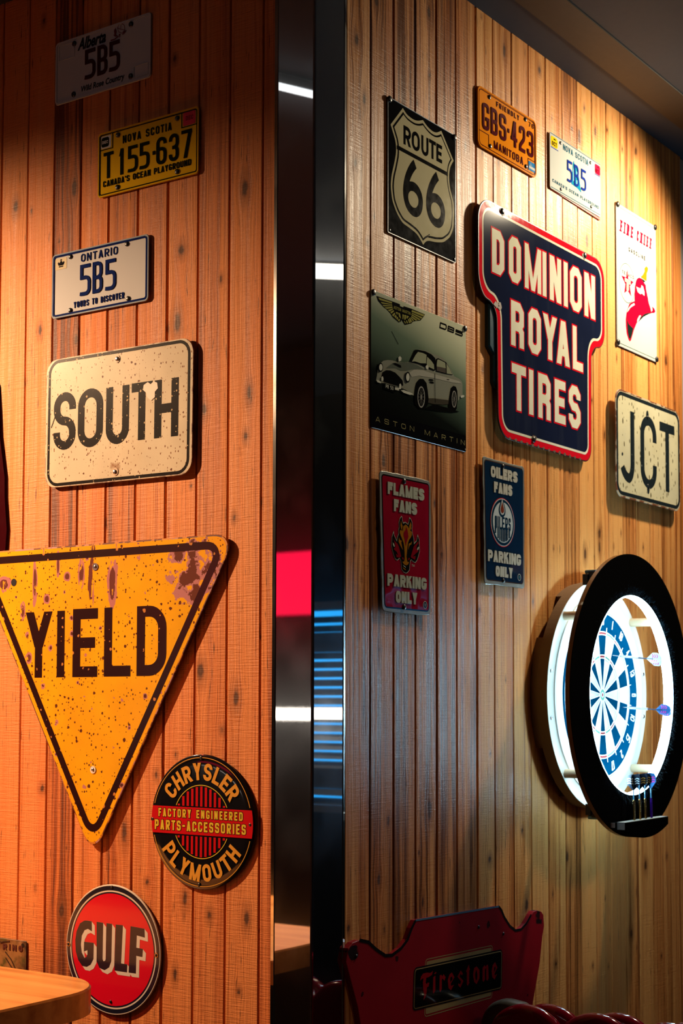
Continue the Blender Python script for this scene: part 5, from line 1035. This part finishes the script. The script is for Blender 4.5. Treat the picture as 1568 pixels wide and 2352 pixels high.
part(s, 'horse_emblem', [P('horse', k) for k in ('face', 'e1', 'e2', 'c1', 'c2', 'g')], z2+.0011, H_['gold']); part(s, 'horse_emblem', [P('horse', k) for k in ('fl', 'r1', 'r2', 'n1', 'n2')], z2+.0014, H_['red']); part(s, 'horse_emblem', [P('horse', k) for k in ('w', 'w2', 'w3')], z2+.0014, M_fll)
ey = [[(x-1.2, y-1.5), (x+3.6*d, y-6), (x+.5*d, y-7)] for x, y, d in ((-31, 12, 1), (22, 13, -1))]
part(s, 'horse_emblem', [ell([P('horse', 'e1')[3], (P('horse', 'e1')[3][0]+1.2, P('horse', 'e1')[3][1]), (P('horse', 'e1')[3][0], P('horse', 'e1')[3][1]+5)])], z2+.0014, M_flk)
part(s, 'lettering', text('TM', 21, 33, -48, -43, .9, .8, gap=1), z2, M_fll)
part(s, 'badge', ribbon(circle(78, -132, 8, 20), 1.6, True), z2, M_fll); part(s, 'badge', [circle(78, -132, 7.4, 20)], z2-.0001, M_flk); part(s, 'badge', [[(74, -128), (82, -128), (82, -133), (78, -137), (74, -133)]], z2+.0002, mat('print_grey', (.12, .12, .11), .4))
screws(s, [(-11, 140.5), (-11, -141)], Z+.0005, r=.006); spacers(s, [(-11, 140.5), (-11, -141)], .010)

s = on_wall('parking_sign', 'R', .79, 2.1397)
tag(s, 'bent navy blue tin parking sign with a round oil drop emblem', 'parking sign')
fo = bent_outline([(-108, 156), (105, 156), (104, -156), (-100, -156)], 5, 1.1)
plate(s, 'plate', fo, .010, .0016, M_chr, .0012); Z = .0118
fi = [tuple(v) for v in fillet([(-101, 149, 11), (99, 149.5, 11), (97.5, -145, 11), (-93, -146, 11)], True, 6)]
part(s, 'border', [fi], Z, M_brown); part(s, 'face', [offset_poly(fi, 2.6)], Z+.0003, M_oln); z2 = Z+.0006
part(s, 'lettering', bold('OILERS', -70.5, 65.5, 109, 136.5, 8.6, 2.6), z2, M_oll, .0012); part(s, 'lettering', bold('FANS', -55, 38, 72.5, 99.5, 8.6, 2.6), z2, M_oll, .0012)
part(s, 'lettering', bold('PARKING', -86, 82, -99, -70.5, 8.6, 2.6), z2, M_oll, .0012); part(s, 'lettering', bold('ONLY', -48, 39, -133.5, -107.5, 8.6, 2.6), z2, M_oll, .0012)
cx_, cy_ = -11.2, 2.0
M_ow2 = mat('print_silver_white', (.42, .46, .46), .28); M_orim = mat('print_red_rim', (.45, .012, .025), .3); M_onv = mat('print_navy', (.004, .020, .045), .25); M_odr = mat('print_copper', (.16, .03, .015), .35)
part(s, 'oil_emblem', [circle(cx_, cy_, 61)], z2, M_orim, .0005); part(s, 'oil_emblem', [circle(cx_, cy_, 59.2)], z2+.0008, M_ow2); part(s, 'oil_emblem', [circle(cx_, cy_, 57)], z2+.0011, M_onv); part(s, 'oil_emblem', [circle(cx_, cy_, 50.5)], z2+.0014, M_ow2)
def drop(cx, top, bot, r, n=24):
    cyc = bot+r; a0 = math.acos(min(1, r/(top-cyc)))
    pts = [(cx, top)]
    for i in range(n+1):
        t = pi/2-a0-(2*pi-2*a0)*i/n; pts.append((cx+r*cos(t), cyc+r*sin(t)))
    return pts
dx_ = -15.5
part(s, 'oil_emblem', [drop(dx_, 66, 14.5, 17)[1:]+[(dx_-5, 58), (dx_+5, 58)], rect(dx_-9, 44, dx_+9, 56)], z2+.0017, M_onv)
part(s, 'oil_emblem', [drop(dx_, 60, 20.5, 12)], z2+.0020, M_ow2); part(s, 'oil_emblem', [drop(dx_, 53, 24.5, 8.6)], z2+.0023, M_odr)
lx = [(-52, -42), (-39.5, -33), (-30.5, -20), (-16, -3), (0, 13), (17, 28)]
ps = letters([(c, a_, b_, -16, 15.5) for c, (a_, b_) in zip('OILERS', lx)], 4.6, .6)
for xa in (-49.5, -36.2, -27.5, -18.6, -11, -3, 4.5, 12, 21): 
    h_ = sqrt(max(49.0**2-(xa-cx_)**2, 1)); ps.append(rect(xa-3.1, cy_-h_+1, xa+3.1, -10))
part(s, 'oil_emblem', ps, z2+.0017, M_onv)
part(s, 'oil_emblem', sum([ribbon([(xa, -14), (xa, cy_-sqrt(48.5**2-(xa-cx_)**2))], .8) for xa in (-40.8, -31.8, -15, -1.2, 11.5)], []), z2+.0020, M_ow2)
part(s, 'badge', ribbon(circle(75, -128, 8, 20), 1.6, True), z2, M_oll); part(s, 'badge', [[(71, -124), (79, -124), (79, -129), (75, -133), (71, -129)]], z2+.0002, mat('print_teal', (.03, .10, .12), .4))
screws(s, [(-8, 142), (-8, -142)], Z+.0005, r=.0055); spacers(s, [(-8, 142), (-8, -142)], .010)

# ---- red shield-shaped board
M_fsr = worn('board_red', (.24, .004, .010), [dict(scale=4, lo=.5, hi=.8, col=(.17, .003, .008), amt=.8, seed=2), dict(scale=30, vor=True, lo=.30, pow=6, col=(.03, .002, .002), seed=4), dict(scale=18, lo=.45, hi=.5, col=(.012, .004, .004), area=(-.435, .115, .04, .03), gain=.6, seed=3), dict(scale=18, lo=.45, hi=.5, col=(.012, .004, .004), area=(.39, .105, .05, .05), gain=.5, seed=8)], .4, .12)
M_fedge = mat('board_edge_dark', (.012, .010, .012), .4)
s = on_wall('wooden_sign', 'R', .565, 1.06)
tag(s, 'dark red horned board with a black blackletter name panel, low on the right-hand wall', 'sign')
fso = P('fso', 'out'); fpoly = fso+[(395, -20), (330, -180), (285, -300), (-330, -285), (-375, -160), (-420, 0), (-460, 70)]
fpoly = fpoly[:-1]
plate(s, 'board', fpoly, .001, .014, M_fsr, .001); Z = .0152
part(s, 'dark_edge', ribbon([fso[k] for k in range(3, 12)], 7), Z, M_fedge, .0003); part(s, 'dark_edge', ribbon([fso[k] for k in range(12, 20)], 6), Z, M_fedge, .0003)
part(s, 'top_edge', ribbon([fso[11], fso[12]], 4), Z, mat('edge_blue_worn', (.05, .13, .22), .4), .0004)
b2 = [tuple(v) for v in fillet([(-156, -64, 9), (150, -68, 9), (153, 55, 9), (-152, 62, 9)], True, 6)]
bx = [tuple(v) for v in fillet([(-202, -40, 8), (194, -52, 8), (197, 37, 8), (-197, 47, 8)], True, 6)]
M_fcr = mat('board_cream', (.28, .20, .09), .45)
part(s, 'name_panel_back', ribbon(b2, 2.2, True)+[offset_poly(b2, 4.5)], Z, M_fcr); part(s, 'name_panel', [offset_poly(bx, -3.5)], Z+.0003, M_fedge); part(s, 'name_panel', [bx], Z+.0006, M_fcr); part(s, 'name_panel', [offset_poly(bx, 2.2)], Z+.0009, M_pblk)
part(s, 'lettering', [P('fs', k) for k in ('F', 'i', 'd', 'r', 'e', 's', 't', 'o', 'n', 'f')], Z+.0012, mat('lettering_red', (.26, .006, .012), .4)); part(s, 'counter', [P('fs', k) for k in ('eh', 'oh', 'fh')], Z+.0015, M_pblk)
screws(s, [tuple(p) for p in ART['fso']['holes']], Z, r=.004)

# ================================================================ dartboard
UC, ZC = 1.2395, 1.7183
D = on_wall('dartboard_surround', 'R', UC, ZC)
tag(D, 'big round black felt dartboard surround with a glowing white inner rim', 'dartboard surround')
def ply_mat():
    m, t, b = nt('plywood_edge'); L = t.links.new
    tc = N(t, 'ShaderNodeTexCoord'); sp = N(t, 'ShaderNodeSeparateXYZ'); L(tc.outputs['Object'], sp.inputs[0])
    w = N(t, 'ShaderNodeMath', operation='MULTIPLY', inp={1: 330.0}); L(sp.outputs[2], w.inputs[0])
    fr = N(t, 'ShaderNodeMath', operation='FRACT'); L(w.outputs[0], fr.inputs[0])
    r = N(t, 'ShaderNodeValToRGB'); r.color_ramp.elements[0].color = (.11, .055, .02, 1); r.color_ramp.elements[1].color = (.22, .12, .05, 1); r.color_ramp.elements[0].position = .4; r.color_ramp.elements[1].position = .55
    L(fr.outputs[0], r.inputs[0]); L(r.outputs[0], b.inputs['Base Color']); b.inputs['Roughness'].default_value = .7; return m
M_ply = ply_mat(); M_pface = mat('plywood_face_pale', (.62, .58, .50), .55, bump=(120, .1, .001)); M_pface2 = mat('plywood_face_white', (.75, .74, .70), .5)
M_felt = mat('black_felt', (.0016, .0018, .0022), .95, spec=.01, bump=(900, .6, .002)); M_mdf = mat('board_edge_brown', (.16, .075, .03), .6)
def annulus(root, name, r0, r1, z0, z1, mt, n=128, a0=0, a1=2*pi, face=True, sides=True):
    g = Geo(); full = abs(a1-a0-2*pi) < 1e-6; m_ = n if full else n+1
    for r, z in ((r0, z0), (r1, z0), (r1, z1), (r0, z1)): g.V += [(r*cos(a0+(a1-a0)*i/n), r*sin(a0+(a1-a0)*i/n), z) for i in range(m_)]
    for i in range(n):
        j = (i+1) % m_
        g.F += [(m_+i, m_+j, 2*m_+j, 2*m_+i), (2*m_+i, 2*m_+j, 3*m_+j, 3*m_+i), (3*m_+i, 3*m_+j, j, i), (i, j, m_+j, m_+i)]
    if not full: g.F += [(0, m_, 2*m_, 3*m_), (n, 3*m_+n, 2*m_+n, m_+n)]
    return g.obj(name, mt, root)
annulus(D, 'spacer_block', .20, .301, .0015, .022, M_ply, 40, radians(180-29), radians(180+27))
annulus(D, 'spacer_block', .20, .301, .0015, .022, M_ply, 40, radians(62), radians(121))
annulus(D, 'spacer_block', .20, .301, .0015, .022, M_ply, 40, radians(-118), radians(-62)); annulus(D, 'spacer_block', .20, .301, .0015, .022, M_ply, 40, radians(-28), radians(28))
annulus(D, 'rear_ring', .2262, .3045, .022, .0508, M_ply); annulus(D, 'rear_ring_face', .2262, .3040, .0508, .0520, M_pface)
annulus(D, 'inner_collar', .2262, .268, .0520, .0555, M_pface2)
for ang in (12, -12, 168, -168): 
    screws(D, [(288*cos(radians(ang)), 288*sin(radians(ang)))], .052, M_scrs, .0055)
zf0, zf1 = .1372, .1500
annulus(D, 'front_ring', .2645, .3735, zf0, zf1-.001, M_mdf)
# felt face over the front ring
annulus(D, 'felt_face', .2640, .3735, zf1-.001, zf1+.0012, M_felt)
M_led = mat('led_strip_glow', (.9, .95, 1.0), .3, emit=(.46, .80, 1.0), es=E_LED)
annulus(D, 'led_strip', .2605, .2638, .1235, zf1, M_led, 96)
for sx_ in (-1, 1):
    for sy_ in (-1, 1): tube('dowel', (sx_*.203, sy_*.203, .0515), (sx_*.203, sy_*.203, zf0+.0005), .0115, mat('dowel_wood', (.50, .36, .22), .5), 20, D)
rnd = random.Random(5); g = Geo()
for k in range(1500):
    t = rnd.random()*2*pi; r = .2642+abs(rnd.gauss(0, .012)); l = .002+rnd.random()*.006; h = .001+rnd.random()*.005; t2 = t+rnd.gauss(0, .012); w = .00022
    x, y = r*cos(t), r*sin(t); x2, y2 = (r+l)*cos(t2), (r+l)*sin(t2); nx, ny = -sin(t)*w, cos(t)*w
    g.add([(x-nx, y-ny, zf1+.001), (x+nx, y+ny, zf1+.001), (x2, y2, zf1+.001+h)], [(0, 1, 2)])
tag(g.obj('bloom_fibres', mat('felt_fibre', (.03, .09, .13), .8), D), kind='stuff')  # added fibres, tinted cyan to stand in for the bloom around the rim
# wing-nut clips behind the ring
for (cx0, cy0, da) in ((-.195, .295, .35), (-.187, -.293, -.4)):
    g = Geo()
    g.add(*box_geo(cx0-.010, cy0-.014, .104, cx0+.010, cy0+.014, .118)); g.add(*box_geo(cx0-.005, cy0-.020, .118, cx0+.007, cy0+.020, zf0+.0005))
    g.obj('clip', M_scr, D)
    tube('clip_bolt', (cx0, cy0+.02*(1 if cy0 > 0 else -1), .108), (cx0, cy0+.02*(1 if cy0 > 0 else -1), zf0), .005, mat('bolt_blue_steel', (.10, .22, .38), .3, metal=1), 12, D)
# dart shelf: two layers cut from the same disc
def seg_poly(R_, ytop, xa, xb, n=18):
    a_ = [(xa+(xb-xa)*i/n) for i in range(n+1)]
    return [(x, -sqrt(R_*R_-x*x)) for x in a_]+[(xb, ytop), (xa, ytop)]
g = Geo(); solid(g, seg_poly(.3735, -.327, -.150, .138), zf1+.0012, zf1+.014, .0008); g.obj('dart_shelf', M_felt, D)
g = Geo(); solid(g, seg_poly(.3735, -.327, -.138, .138), zf1+.014, zf1+.036, .0008); so_ = g.obj('dart_shelf', M_felt, D)
M_pe = mat('shelf_edge_pale', (.40, .42, .40), .5)
box('shelf_edge', -.1385, -.345, zf1+.0142, -.1372, -.3275, zf1+.0352, M_pe, D); box('shelf_edge', -.1506, -.340, zf1+.002, -.1495, -.3275, zf1+.0135, M_pe, D); box('shelf_edge', -.137, -.3272, zf1+.0142, .137, -.3262, zf1+.0352, M_pe, D)

# the dartboard itself (its own thing, hung inside the surround)
B = on_wall('dartboard', 'R', UC, ZC)
tag(B, 'bristle dartboard with numbered ring, lit inside the round black surround', 'dartboard')
M_bblk = mat('sisal_dark', (.0004, .036, .082), .9, spec=.0, bump=(700, .4, .001)); M_bwht = mat('sisal_pale', (.70, .66, .56), .9, spec=.1, bump=(700, .4, .001)); M_bred = mat('sisal_red', (.42, .05, .05), .9, spec=.1); M_bgrn = mat('sisal_green', (.20, .45, .32), .9, spec=.1); M_wire = mat('wire_white', (.80, .82, .82), .3)
annulus(B, 'board_body', .0005, .2255, .018, .0592, M_bblk, 96); zb = .0595
def sector(r0, r1, a0, a1, n=6):
    return [(1000*r1*cos(a0+(a1-a0)*i/n), 1000*r1*sin(a0+(a1-a0)*i/n)) for i in range(n+1)]+[(1000*r0*cos(a1-(a1-a0)*i/n), 1000*r0*sin(a1-(a1-a0)*i/n)) for i in range(n+1)]
cols = {'w': [], 'r': [], 'g': [], 'b': []}
for k in range(20):
    a0 = radians(90-9-18*k); a1 = a0+radians(18)
    dark = (k % 2 == 0)
    cols['b' if dark else 'w'] += [sector(.016, .099, a0, a1), sector(.107, .162, a0, a1)]; cols['r' if dark else 'g'] += [sector(.099, .107, a0, a1), sector(.162, .170, a0, a1)]
parts(B, 'dark_segment', cols['b'], zb, M_bblk); parts(B, 'pale_segment', cols['w'], zb, M_bwht); parts(B, 'red_segment', cols['r'], zb, M_bred); parts(B, 'green_segment', cols['g'], zb, M_bgrn)
part(B, 'outer_bull', [circle(0, 0, 15.9, 32)], zb, M_bgrn); part(B, 'bull', [circle(0, 0, 6.35, 24)], zb+.0003, M_bred)
sp_ = []
for r in (6.35, 15.9, 99, 107, 162, 170): sp_ += ribbon(circle(0, 0, r, 72), 2.4 if r > 20 else 1.6, True)
for k in range(20):
    a0 = radians(90-9-18*k); sp_ += ribbon([(16*cos(a0), 16*sin(a0)), (183*cos(a0), 183*sin(a0))], 1.5)
part(B, 'wire_spider', sp_, zb+.0006, M_wire, .0012)
part(B, 'number_ring_wire', ribbon(circle(0, 0, 221, 96), 2.6, True), zb+.0006, M_wire, .0014)
nums = [20, 1, 18, 4, 13, 6, 10, 15, 2, 17, 3, 19, 7, 16, 8, 11, 14, 9, 12, 5]; nump = []
for k, v in enumerate(nums):
    th = radians(90-18*k); st = str(v); w = 9 if len(st) == 1 else 20
    for p in text(st, -w/2, w/2, -12, 12, 2.0, .9, gap=2.5): nump.append([(200*cos(th)+x*sin(th)+y*cos(th), 200*sin(th)-x*cos(th)+y*sin(th)) for x, y in p])
part(B, 'number_wires', nump, zb+.0006, M_wire, .0014)

# darts
M_brass = mat('dart_brass', (.65, .38, .12), .25, metal=1.0); M_pt = mat('dart_steel', (.6, .6, .62), .2, metal=1.0); M_viol = mat('dart_violet', (.07, .01, .28), .25, metal=.5); M_silv = mat('dart_silver', (.62, .58, .66), .25, metal=.6)
M_shaft = mat('dart_shaft_blue', (.05, .20, .32), .3); M_shaft2 = mat('dart_shaft_dark', (.01, .02, .05), .3)
M_fb = mat('flight_dark', (.008, .015, .03), .2); M_fbl = mat('flight_blue', (.03, .14, .36), .2); M_fpk = mat('flight_pink_print', (.70, .02, .30), .3); M_fgd = mat('flight_gold_print', (.60, .34, .06), .3); M_fwh = mat('flight_white', (.62, .68, .72), .25)
def lathe(name, prof_, mt, parent, n=14):
    V = []; F = []
    for r, z in prof_: V += [(r*cos(2*pi*i/n), r*sin(2*pi*i/n), z) for i in range(n)]
    for k in range(len(prof_)-1):
        for i in range(n): F.append((k*n+i, k*n+(i+1) % n, (k+1)*n+(i+1) % n, (k+1)*n+i))
    F.append(tuple(range(n))[::-1]); F.append(tuple(range((len(prof_)-1)*n, len(prof_)*n)))
    return mesh_obj(name, V, F, mt, parent, False)
def dart(label, loc_w, dirw, roll, mb, ms, mf, mp, group):
    """dart built along +z from its tip"""
    q = Vector(dirw).normalized().to_track_quat('Z', 'Y').to_matrix() @ Matrix.Rotation(roll, 3, 'Z')
    r = empty('dart', loc_w, q); tag(r, label, 'dart', group)
    lathe('point', [(.0003, 0), (.0011, .006), (.0011, .030)], M_pt, r, 8)
    bp = [(.0016, .028)]
    for k in range(9): bp += [(.0034, .030+k*.0055), (.0034, .0335+k*.0055), (.0027, .0338+k*.0055), (.0027, .0352+k*.0055)]
    bp += [(.0030, .080), (.0020, .082)]
    lathe('barrel', bp, mb, r, 12)
    lathe('shaft', [(.0024, .080), (.0018, .090), (.0016, .108), (.0022, .124)], ms, r, 10)
    fl = empty_mesh = Geo(); kite = [(0, .104), (.0195, .124), (.0195, .138), (.014, .146), (0, .148)]
    for k in range(4):
        a_ = pi/2*k; ca, sa = cos(a_), sin(a_); w = .00035
        V = [(x*ca-w*sa, x*sa+w*ca, z) for x, z in kite]+[(x*ca+w*sa, x*sa-w*ca, z) for x, z in kite]
        fl.add(V, [(0, 1, 2, 3, 4), (9, 8, 7, 6, 5)]+[(i, i+5, (i+1) % 5+5, (i+1) % 5) for i in range(5)])
    fo_ = fl.obj('flight', mf, r)
    g2 = Geo()
    for k in range(4):
        a_ = pi/2*k; ca, sa = cos(a_), sin(a_)
        for sgn in (1, -1):
            for j in range(3):
                zz0 = .121+j*.006; w = .00065*sgn; qd = [(.004, zz0), (.010, zz0+.003), (.016, zz0+.001), (.016, zz0+.0035), (.010, zz0+.0055), (.004, zz0+.0025)]
                g2.add([(x*ca-w*sa, x*sa+w*ca, z) for x, z in qd], [tuple(range(6))])
    pr = g2.obj('flight_print', mp, fo_)
    return r
def bw(x, y, z): return (UC+x, -z, ZC+y)       # board-local to world
dart('dart stuck in the upper part of the lit board, white flight with pink print', bw(.062, .108, .055), (.03, -1, -.10), .5, M_silv, M_shaft2, M_fwh, M_fpk, 'darts stuck in the board')
dart('dart stuck lower right of the bull in the lit board, blue flight', bw(.120, -.033, .055), (.02, -1, -.06), .6, M_silv, M_shaft2, M_fbl, M_fpk, 'darts stuck in the board')
hx = [(-.058, M_brass, M_shaft, M_fb, M_fwh, 'brass dart standing leftmost on the shelf, black and white flight'), (-.021, M_brass, M_shaft, M_fb, M_fgd, 'brass dart standing second from the left on the shelf'), (.014, M_brass, M_shaft, M_fb, M_fgd, 'brass dart standing third from the left on the shelf, beside the violet one'), (.052, M_viol, M_shaft, M_fbl, M_fpk, 'violet dart standing rightmost on the shelf')]
for k, (x, mb, ms, mf, mp, lab) in enumerate(hx):
    dart(lab, bw(x, -.3545, zf1+.026), (0, .02, 1), .15+.35*k, mb, ms, mf, mp, 'darts standing on the shelf')

# ================================================================ bar table
def table_wood():
    m, t, b = nt('butcher_block'); L = t.links.new
    tc = N(t, 'ShaderNodeTexCoord'); mp = N(t, 'ShaderNodeMapping'); mp.inputs['Scale'].default_value = (26, 2.2, 26); mp.inputs['Rotation'].default_value = (0, 0, .0); L(tc.outputs['Object'], mp.inputs['Vector'])
    nz = N(t, 'ShaderNodeTexNoise', inp={'Scale': 1.0, 'Detail': 5.0, 'Distortion': .4}); L(mp.outputs[0], nz.inputs['Vector'])
    br = N(t, 'ShaderNodeTexBrick', inp={'Scale': 1.0, 'Mortar Size': .0, 'Brick Width': .42, 'Row Height': .045}); br.offset = .37
    br.inputs['Color1'].default_value = (.35, .35, .35, 1); br.inputs['Color2'].default_value = (.75, .75, .75, 1)
    m2 = N(t, 'ShaderNodeMapping'); m2.inputs['Rotation'].default_value = (0, 0, pi/2); L(tc.outputs['Object'], m2.inputs['Vector']); L(m2.outputs[0], br.inputs['Vector'])
    a_ = N(t, 'ShaderNodeMath', operation='MULTIPLY_ADD', inp={1: .35}); L(br.outputs['Color'], a_.inputs[0]); L(nz.outputs['Fac'], a_.inputs[2])
    r = N(t, 'ShaderNodeValToRGB'); e = r.color_ramp.elements; e[0].position = .38; e[0].color = (.40, .15, .035, 1); e[1].position = .95; e[1].color = (.85, .46, .15, 1); x = e.new(.62); x.color = (.66, .31, .085, 1)
    L(a_.outputs[0], r.inputs[0]); L(r.outputs[0], b.inputs['Base Color']); b.inputs['Roughness'].default_value = .28; return m
TZ = 1.10; tx0, tx1, ty0, ty1 = -.80, -.108, .405, 1.75
T = empty('bar_table', ((tx0+tx1)/2, (ty0+ty1)/2, 0)); tag(T, 'wooden bar table with a rounded corner, in front of the left-hand boards', 'table')
ccx, ccy = T.location.x, T.location.y
tp = [tuple(v) for v in fillet([(tx0-ccx, ty0-ccy+.02, .17), (0, ty0-ccy, .9), (tx1-ccx, ty0-ccy+.02, .15), (tx1-ccx, ty1-ccy, .15), (tx0-ccx, ty1-ccy, .15)], True, 10)]
g = Geo(); solid(g, tp, TZ-.055, TZ, .004); g.obj('tabletop', table_wood(), T)
M_leg = mat('table_metal', (.02, .02, .022), .4)
lathe('pedestal', [(.045, .02), (.04, .06), (.035, .2), (.035, 1.0), (.06, 1.03), (.12, 1.045)], M_leg, T, 24); lathe('base', [(.28, 0), (.28, .012), (.10, .03), (.045, .05)], M_leg, T, 40)

# ================================================================ red scalloped booth
M_vin = mat('red_vinyl', (.17, .001, .010), .12, coat=.8); M_gvin = mat('grey_vinyl', (.055, .055, .05), .30)
BX = .60; BY0 = -.137; PER = .1735
Bn = empty('booth_bench', (BX+.1, -.9, 0)); tag(Bn, 'glossy red booth with a scalloped back and grey rolled end', 'booth')
bpy.context.view_layer.update()
def scallop(name, xf, yoff, ztop, mt, nper=9):
    """upholstered panel: rounded scallop tops along -y, thickness 4 cm"""
    ys = np.linspace(0, PER*nper, nper*28+1); V = []; F = []
    th = .036; prof_ = []
    na = 12
    m_ = None
    for y in ys:
        ph = (y % PER)/PER; h = ztop-.048*(1-(sin(pi*ph))**.62) if 0 < ph < 1 else ztop-.048
        ring = []
        rr_ = .017
        ring.append((xf, .30)); ring.append((xf, h-rr_*1.6))
        for k in range(1, na):
            t = pi*k/na; ring.append((xf+th/2-th/2*cos(t), h-rr_*1.6+rr_*1.6*sin(t)))
        ring.append((xf+th, h-rr_*1.6)); ring.append((xf+th, .30))
        m_ = len(ring); V += [(x, BY0+yoff-y, z) for x, z in ring]
    for i in range(len(ys)-1):
        for k in range(m_-1): F.append((i*m_+k, (i+1)*m_+k, (i+1)*m_+k+1, i*m_+k+1))
    F.append(tuple(range(m_))[::-1]); F.append(tuple(range((len(ys)-1)*m_, len(ys)*m_)))
    o = mesh_obj(name, V, F, mt); rel(o, Bn)
    for p in o.data.polygons: p.use_smooth = len(p.vertices) == 4
    return o
scallop('backrest', BX-.018, .052, 1.012, M_vin); scallop('backrest', BX+.060, .035, 1.002, M_vin)
# grey rolled end: thick padded strip bent over the end of the back
arc = [(-.030, .30), (-.030, .9)]+[(-.060-.045+.0+.075*cos(t)*0-.030*0, 0) for t in ()]
V = []; F = []; path = [(-.052, .30), (-.052, .935)]+[(-.100+.048*cos(t), .940+.049*sin(t)) for t in np.linspace(0, pi/2, 9)]+[(-.13, .986), (-.165, .968), (-.19, .94)]
n_ = 14
for i, (y, z) in enumerate(path):
    A = Vector(path[max(i-1, 0)]); Bq = Vector(path[min(i+1, len(path)-1)]); tdir = (Bq-A).normalized(); nn = Vector((-tdir.y, tdir.x))
    for k in range(n_):
        t = 2*pi*k/n_; cx2 = abs(cos(t))**.6*(1 if cos(t) > 0 else -1)*.026; cn = abs(sin(t))**.8*(1 if sin(t) > 0 else -1)*.020
        V.append((BX+.045+cx2, y+nn.x*cn, z+nn.y*cn))
for i in range(len(path)-1):
    for k in range(n_): F.append((i*n_+k, i*n_+(k+1) % n_, (i+1)*n_+(k+1) % n_, (i+1)*n_+k))
F.append(tuple(range(n_))[::-1]); F.append(tuple(range((len(path)-1)*n_, len(path)*n_)))
rel(mesh_obj('rolled_end', V, F, M_gvin, None, True), Bn)
rel(box('core', BX+.020, BY0-PER*9, .0, BX+.058, -.075, .93, M_blackm), Bn)
rel(box('seat', BX-.46, BY0-PER*9, .36, BX-.02, -.14, .46, M_vin, None, .03), Bn); rel(box('base', BX-.42, BY0-PER*9+.05, .0, BX+.02, -.16, .36, M_blackm), Bn)
